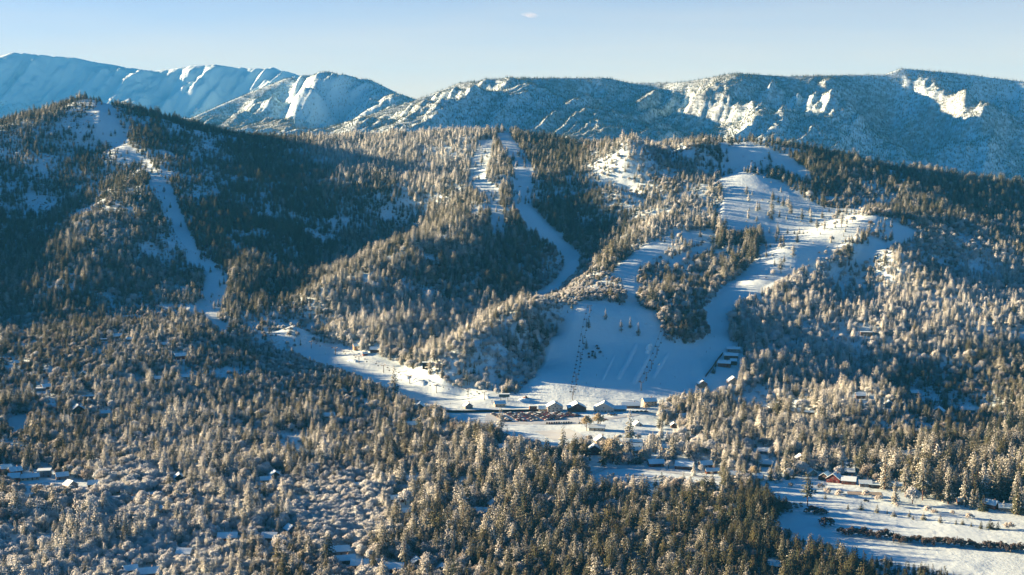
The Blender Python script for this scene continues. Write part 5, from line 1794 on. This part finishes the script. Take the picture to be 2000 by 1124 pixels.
def car_mesh(key, col):
    m = mat('car_paint_' + key, col, 0.35, 0.08, 0.5, 0.5)
    bm = bmesh.new()
    prism(bm, [(-2.3, 0.45), (2.3, 0.45), (2.35, 0.85), (1.3, 1.02), (-2.2, 1.05), (-2.35, 0.8)], 'y', -0.92, 0.92)
    nb = len(bm.faces)
    prism(bm, [(-2.1, 1.055), (1.0, 1.055), (0.3, 1.62), (-1.7, 1.66)], 'y', -0.8, 0.8)
    ng = len(bm.faces)
    box(bm, -1.65, 0.25, -0.78, 0.78, 1.665, 1.80)
    nr_ = len(bm.faces)
    for x in (-1.45, 1.45):
        for y in (-0.93, 0.75):
            add_tube(bm, (x, y, 0.36), (x, y + 0.18, 0.36), 0.36, 0.36, 10)
    bmesh.ops.recalc_face_normals(bm, faces=bm.faces)
    bm.faces.ensure_lookup_table()
    for i, f in enumerate(bm.faces):
        f.material_index = 0 if i < nb else 1 if i < ng else 2 if i < nr_ else 3
    me = bpy.data.meshes.new('parked_car')
    bm.to_mesh(me)
    bm.free()
    for mm in (m, M_CARGLASS, M_ROOFSNOW if key in ('white', 'silver') else m, M_TYRE):
        me.materials.append(mm)
    return me


CARS = {'black': car_mesh('black', (0.02, 0.02, 0.022)), 'dark grey': car_mesh('grey', (0.07, 0.07, 0.075)), 'dark red': car_mesh('red', (0.14, 0.02, 0.02)), 'navy': car_mesh('navy', (0.02, 0.03, 0.07)), 'silver': car_mesh('silver', (0.35, 0.36, 0.37)), 'white': car_mesh('white', (0.6, 0.6, 0.6))}
CKEYS = ['black', 'dark grey', 'dark red', 'navy', 'silver', 'white', 'black', 'dark grey']


NPARK = {}


def park(x, y, ang, where, rnd):
    k = rnd.choice(CKEYS)
    NPARK[(k, where)] = NPARK.get((k, where), 0) + 1
    lab = f'{ordinal(NPARK[(k, where)])} {k} car {where}'
    o = link('parked_car', CARS[k], label=lab, category='car', group=f'cars {where}')
    o.location = (x, y, gz(x, y) + 0.22)
    o.rotation_euler = (0, 0, ang)


rnd = random.Random(3)
ROWS7 = [((966, 809), (992, 825)), ((991, 808), (1022, 825)), ((1014, 808), (1046, 823)), ((1037, 808), (1073, 822)), ((1062, 808), (1094, 821)), ((1087, 808), (1108, 816)), ((1106, 808), (1128, 815))]
for i, (a, b) in enumerate(ROWS7):
    A, B = spot(*a), spot(*b)
    d = Vector((B.x - A.x, B.y - A.y))
    nrm = Vector((-d.y, d.x)).normalized()
    nn = int(d.length / 2.9)
    for k in range(nn):
        q = Vector((A.x, A.y)) + d * ((k + 0.5) / nn)
        for s in (-1, 1):
            if rnd.random() < 0.9:
                w2 = q + nrm * 2.7 * s
                park(w2.x, w2.y, math.atan2(nrm.y, nrm.x) + (0 if s > 0 else math.pi) + rnd.uniform(-0.05, 0.05), f'down the {ORD[i]} diagonal row from the left', rnd)
A, B = spot(1066, 829), spot(1118, 827)
for k in range(11):
    q = A.lerp(B, (k + 0.5) / 11)
    park(q.x, q.y, 1.45 + rnd.uniform(-0.08, 0.08), 'from the left in the near edge row of the car park', rnd)
for (px_, py_) in ((1190, 812), (1196, 813), (1202, 812), (1238, 807), (1246, 806), (1254, 806), (1262, 806), (1134, 829), (1142, 828), (1184, 822)):
    q = spot(px_, py_)
    park(q.x, q.y, rnd.uniform(-0.3, 0.3), 'standing along the road before the ski lodges', rnd)
for (px_, py_, lab) in ((1692, 980, 'lone dark car standing on the meadow track by the pond'),):
    q = spot(px_, py_)
    o = link('parked_car', CARS['black'], label=lab, category='car')
    o.location = (q.x, q.y, q.z + 0.05)
    o.rotation_euler = (0, 0, 0.1)

# snow groomer
p = spot(1026, 780)
g = link('snow_groomer', None, label='orange snow groomer on the slope above the lodges', category='groomer')
g.location = p
g.rotation_euler = (0, 0, 0.3)
M_ORANGE = mat('groomer_orange', (0.45, 0.12, 0.03), 0.5, 0.1, 1.0)
bm = bmesh.new()
box(bm, -2.6, 2.2, -1.4, 1.4, 0.9, 1.9)
bm_obj('body', bm, M_ORANGE, g)
bm = bmesh.new()
prism(bm, [(0.0, 1.91), (2.0, 1.91), (1.6, 3.1), (0.1, 3.1)], 'y', -1.2, 1.2)
bm_obj('cab', bm, M_CARGLASS, g)
for s in (-1, 1):
    bm = bmesh.new()
    prism(bm, [(-2.7, 0.3), (-2.2, 0.0), (2.2, 0.0), (2.7, 0.4), (2.2, 0.95), (-2.2, 0.95)], 'y', s * 1.41, s * 2.2)
    bmesh.ops.recalc_face_normals(bm, faces=bm.faces)
    bm_obj('track', bm, M_TYRE, g)
bm = bmesh.new()
box(bm, 3.0, 3.4, -2.4, 2.4, 0.1, 1.3)
box(bm, 2.21, 3.0, -0.2, 0.2, 0.8, 1.1)
bm_obj('blade', bm, M_STEEL, g)

# ------------------------------------------------------------------ utility line behind the meadow houses
M_POLE = mat('utility_pole', (0.16, 0.11, 0.07), 0.9)
poles = [spot(*q) for q in ((1560, 916), (1600, 921), (1645, 925), (1700, 930))]
tops = []
for i, p in enumerate(poles):
    r = link('utility_pole', None, label=f'{ORD[i]} wooden utility pole from the left behind the meadow houses', category='utility pole', group='utility poles behind the meadow')
    r.location = p
    bm = bmesh.new()
    add_tube(bm, (0, 0, -1), (0, 0, 11), 0.22, 0.15, 7)
    bm_obj('mast', bm, M_POLE, r)
    bm = bmesh.new()
    box(bm, -0.1, 0.1, -1.3, 1.3, 10.2, 10.45)
    bm_obj('crossarm', bm, M_POLE, r)
    tops.append(p + Vector((0, 0, 10.5)))
M_WIRE = mat('frosted_wire', (0.45, 0.45, 0.45), 0.7)
for s, nm in ((-1.2, 'near'), (1.2, 'far')):
    bm = bmesh.new()
    for a, b in zip(tops[:-1], tops[1:]):
        sg = [a.lerp(b, k / 8) + Vector((0, s, -0.9 * 4 * (k / 8) * (1 - k / 8))) for k in range(9)]
        for u, v in zip(sg[:-1], sg[1:]):
            add_tube(bm, u, v, 0.07, 0.07, 4)
    bm_obj('power_wire', bm, M_WIRE, label=f'{nm} frosted power wire strung above the meadow houses', category='wire')

# ------------------------------------------------------------------ skiers
def skier_mesh(lean):
    me = bpy.data.meshes.new('skier_bones')
    bm = bmesh.new()
    lay = bm.verts.layers.skin.verify()

    def V(x, y, z, r, root=False):
        v = bm.verts.new((x, y, z))
        v[lay].radius = (r, r)
        v[lay].use_root = root
        return v
    pel = V(0, 0, 0.86, 0.15, True)
    ch = V(0, -0.10 * lean, 1.28, 0.17)
    nk = V(0, -0.16 * lean, 1.48, 0.07)
    hd = V(0, -0.20 * lean, 1.60, 0.11)
    hd2 = V(0, -0.21 * lean, 1.72, 0.09)
    for a, b in ((pel, ch), (ch, nk), (nk, hd), (hd, hd2)):
        bm.edges.new((a, b))
    for s in (-1, 1):
        hip, kn, an, toe = V(s * 0.10, 0, 0.80, 0.10), V(s * 0.14, -0.16 * lean, 0.47, 0.08), V(s * 0.14, 0.0, 0.12, 0.07), V(s * 0.14, -0.16, 0.09, 0.06)
        for a, b in ((pel, hip), (hip, kn), (kn, an), (an, toe)):
            bm.edges.new((a, b))
        sh, el, ha = V(s * 0.20, -0.11 * lean, 1.38, 0.08), V(s * 0.32, -0.2, 1.12, 0.06), V(s * 0.30, -0.42, 1.02, 0.05)
        for a, b in ((ch, sh), (sh, el), (el, ha)):
            bm.edges.new((a, b))
    bm.to_mesh(me)
    bm.free()
    o = bpy.data.objects.new('skier_bones', me)
    COL.objects.link(o)
    o.modifiers.new('skin', 'SKIN')
    o.modifiers.new('sub', 'SUBSURF').render_levels = 1
    dg = bpy.context.evaluated_depsgraph_get()
    out = bpy.data.meshes.new_from_object(o.evaluated_get(dg))
    bpy.data.objects.remove(o)
    return out


bm = bmesh.new()
for s in (-1, 1):
    box(bm, s * 0.14 - 0.05, s * 0.14 + 0.05, -0.95, 0.75, 0.0, 0.03)
SKIS = bpy.data.meshes.new('skis')
bm.to_mesh(SKIS)
bm.free()
SKIS.materials.append(M_SEAT)
JACKET = {'black': (0.02, 0.02, 0.025), 'navy': (0.02, 0.03, 0.08), 'red': (0.25, 0.03, 0.03)}
BODIES = {}
for k, c in JACKET.items():
    me = skier_mesh(1.0)
    me.materials.clear()
    me.materials.append(mat('jacket_' + k, c, 0.8))
    BODIES[k] = me
SKI_AT = [(635, 693, 'beginner slope'), (660, 713, 'beginner slope'), (663, 714, 'beginner slope'), (691, 726, 'beginner slope'), (694, 727, 'beginner slope'), (720, 739, 'beginner slope'), (756, 724, 'beginner slope'), (784, 746, 'beginner slope'), (880, 790, 'beginner slope'), (960, 786, 'beginner slope'), (1163, 758, 'main face'), (1145, 751, 'main face'), (1185, 768, 'main face'), (1165, 735, 'main face'), (1178, 697, 'main face'), (1185, 702, 'main face'), (1290, 752, 'main face'), (1318, 738, 'main face'), (1250, 728, 'main face'), (1055, 770, 'main face'), (1045, 772, 'main face'), (1380, 690, 'right run'), (1387, 683, 'right run'), (1395, 660, 'right run'), (1410, 630, 'right run'), (1500, 545, 'right run'), (1560, 505, 'right run'), (1460, 420, 'upper run'), (1330, 480, 'upper run'), (1100, 789, 'main face'), (1110, 791, 'main face'), (1146, 793, 'main face'), (1205, 792, 'main face')]
SKI_AT.sort()
NSKI = {}
for i, (px_, py_, wh) in enumerate(SKI_AT):
    NSKI[wh] = NSKI.get(wh, 0) + 1
    k = ['black', 'navy', 'black', 'red'][i % 4]
    p = spot(px_, py_)
    lab = f'{ordinal(NSKI[wh])} skier from the left on the {wh}, in {k} clothes'
    r = link('person', BODIES[k], label=lab, category='person', group=f'skiers on the {wh}')
    r.location = (p.x, p.y, p.z + 0.05)
    r.rotation_euler = (0, 0, random.uniform(0, 6.28))
    link('skis', SKIS, r)

# ------------------------------------------------------------------ the one small cloud
bm = bmesh.new()
rng = random.Random(9)
bmesh.ops.create_icosphere(bm, subdivisions=3, radius=1.0)
for v in bm.verts:
    k = 1 + 0.25 * math.sin(v.co.x * 5 + 1) * math.cos(v.co.z * 6)
    v.co = Vector((v.co.x * 140 * k, v.co.y * 60 * k, v.co.z * 26 * k - 0.22 * v.co.x * 140))
cm = bpy.data.materials.new('cloud_vapour')
cm.use_nodes = True
cn = cm.node_tree
cn.nodes.clear()
pv = cn.nodes.new('ShaderNodeVolumePrincipled')
pv.inputs['Color'].default_value = (1, 1, 1, 1)
tc = cn.nodes.new('ShaderNodeTexCoord')
nz = noise(cn, tc.outputs['Object'], 0.03, 5, 0.65)
ln_ = cn.nodes.new('ShaderNodeVectorMath')
ln_.operation = 'LENGTH'
mp = cn.nodes.new('ShaderNodeMapping')
mp.inputs['Scale'].default_value = (1 / 150, 1 / 66, 1 / 50)
cn.links.new(tc.outputs['Object'], mp.inputs['Vector'])
cn.links.new(mp.outputs[0], ln_.inputs[0])
fade = math_node(cn, 'SUBTRACT', 1.0, ln_.outputs['Value'], True)
den = math_node(cn, 'MULTIPLY', math_node(cn, 'SUBTRACT', math_node(cn, 'MULTIPLY', fade, math_node(cn, 'ADD', nz, 0.15)), 0.20, True), 0.012)
cn.links.new(den, pv.inputs['Density'])
co = cn.nodes.new('ShaderNodeOutputMaterial')
cn.links.new(pv.outputs['Volume'], co.inputs['Volume'])
o = bm_obj('cloud', bm, cm, label='single small wispy cloud high in the pale sky', category='cloud')
cp = wpt(1035, 30, 14500)
o.location = cp


# ------------------------------------------------------------------ the air between
bm = bmesh.new()
bmesh.ops.create_cube(bm, size=1.0)
hz = bpy.data.meshes.new('haze')
bm.to_mesh(hz)
bm.free()
HT, HB = float(max(GZ.max() + 40, CAMZ + 30)), float(min(GZ.min(), -5) - 1.5)
haze = link('haze', hz, kind='stuff', label='thin blue winter haze over the whole valley', category='haze')
XM = float(np.abs(GX).max()) + 300
haze.location = (0, 8000, (HT + HB) / 2)
haze.scale = (2 * XM, 18000, HT - HB)
hm = bpy.data.materials.new('winter_haze')
hm.use_nodes = True
hn = hm.node_tree
hn.nodes.clear()
pv = hn.nodes.new('ShaderNodeVolumePrincipled')
pv.inputs['Color'].default_value = (0.05, 0.42, 1.0, 1)
pv.inputs['Density'].default_value = 0.000024
pv.inputs['Anisotropy'].default_value = 0.0
ho = hn.nodes.new('ShaderNodeOutputMaterial')
hn.links.new(pv.outputs['Volume'], ho.inputs['Volume'])
hz.materials.append(hm)
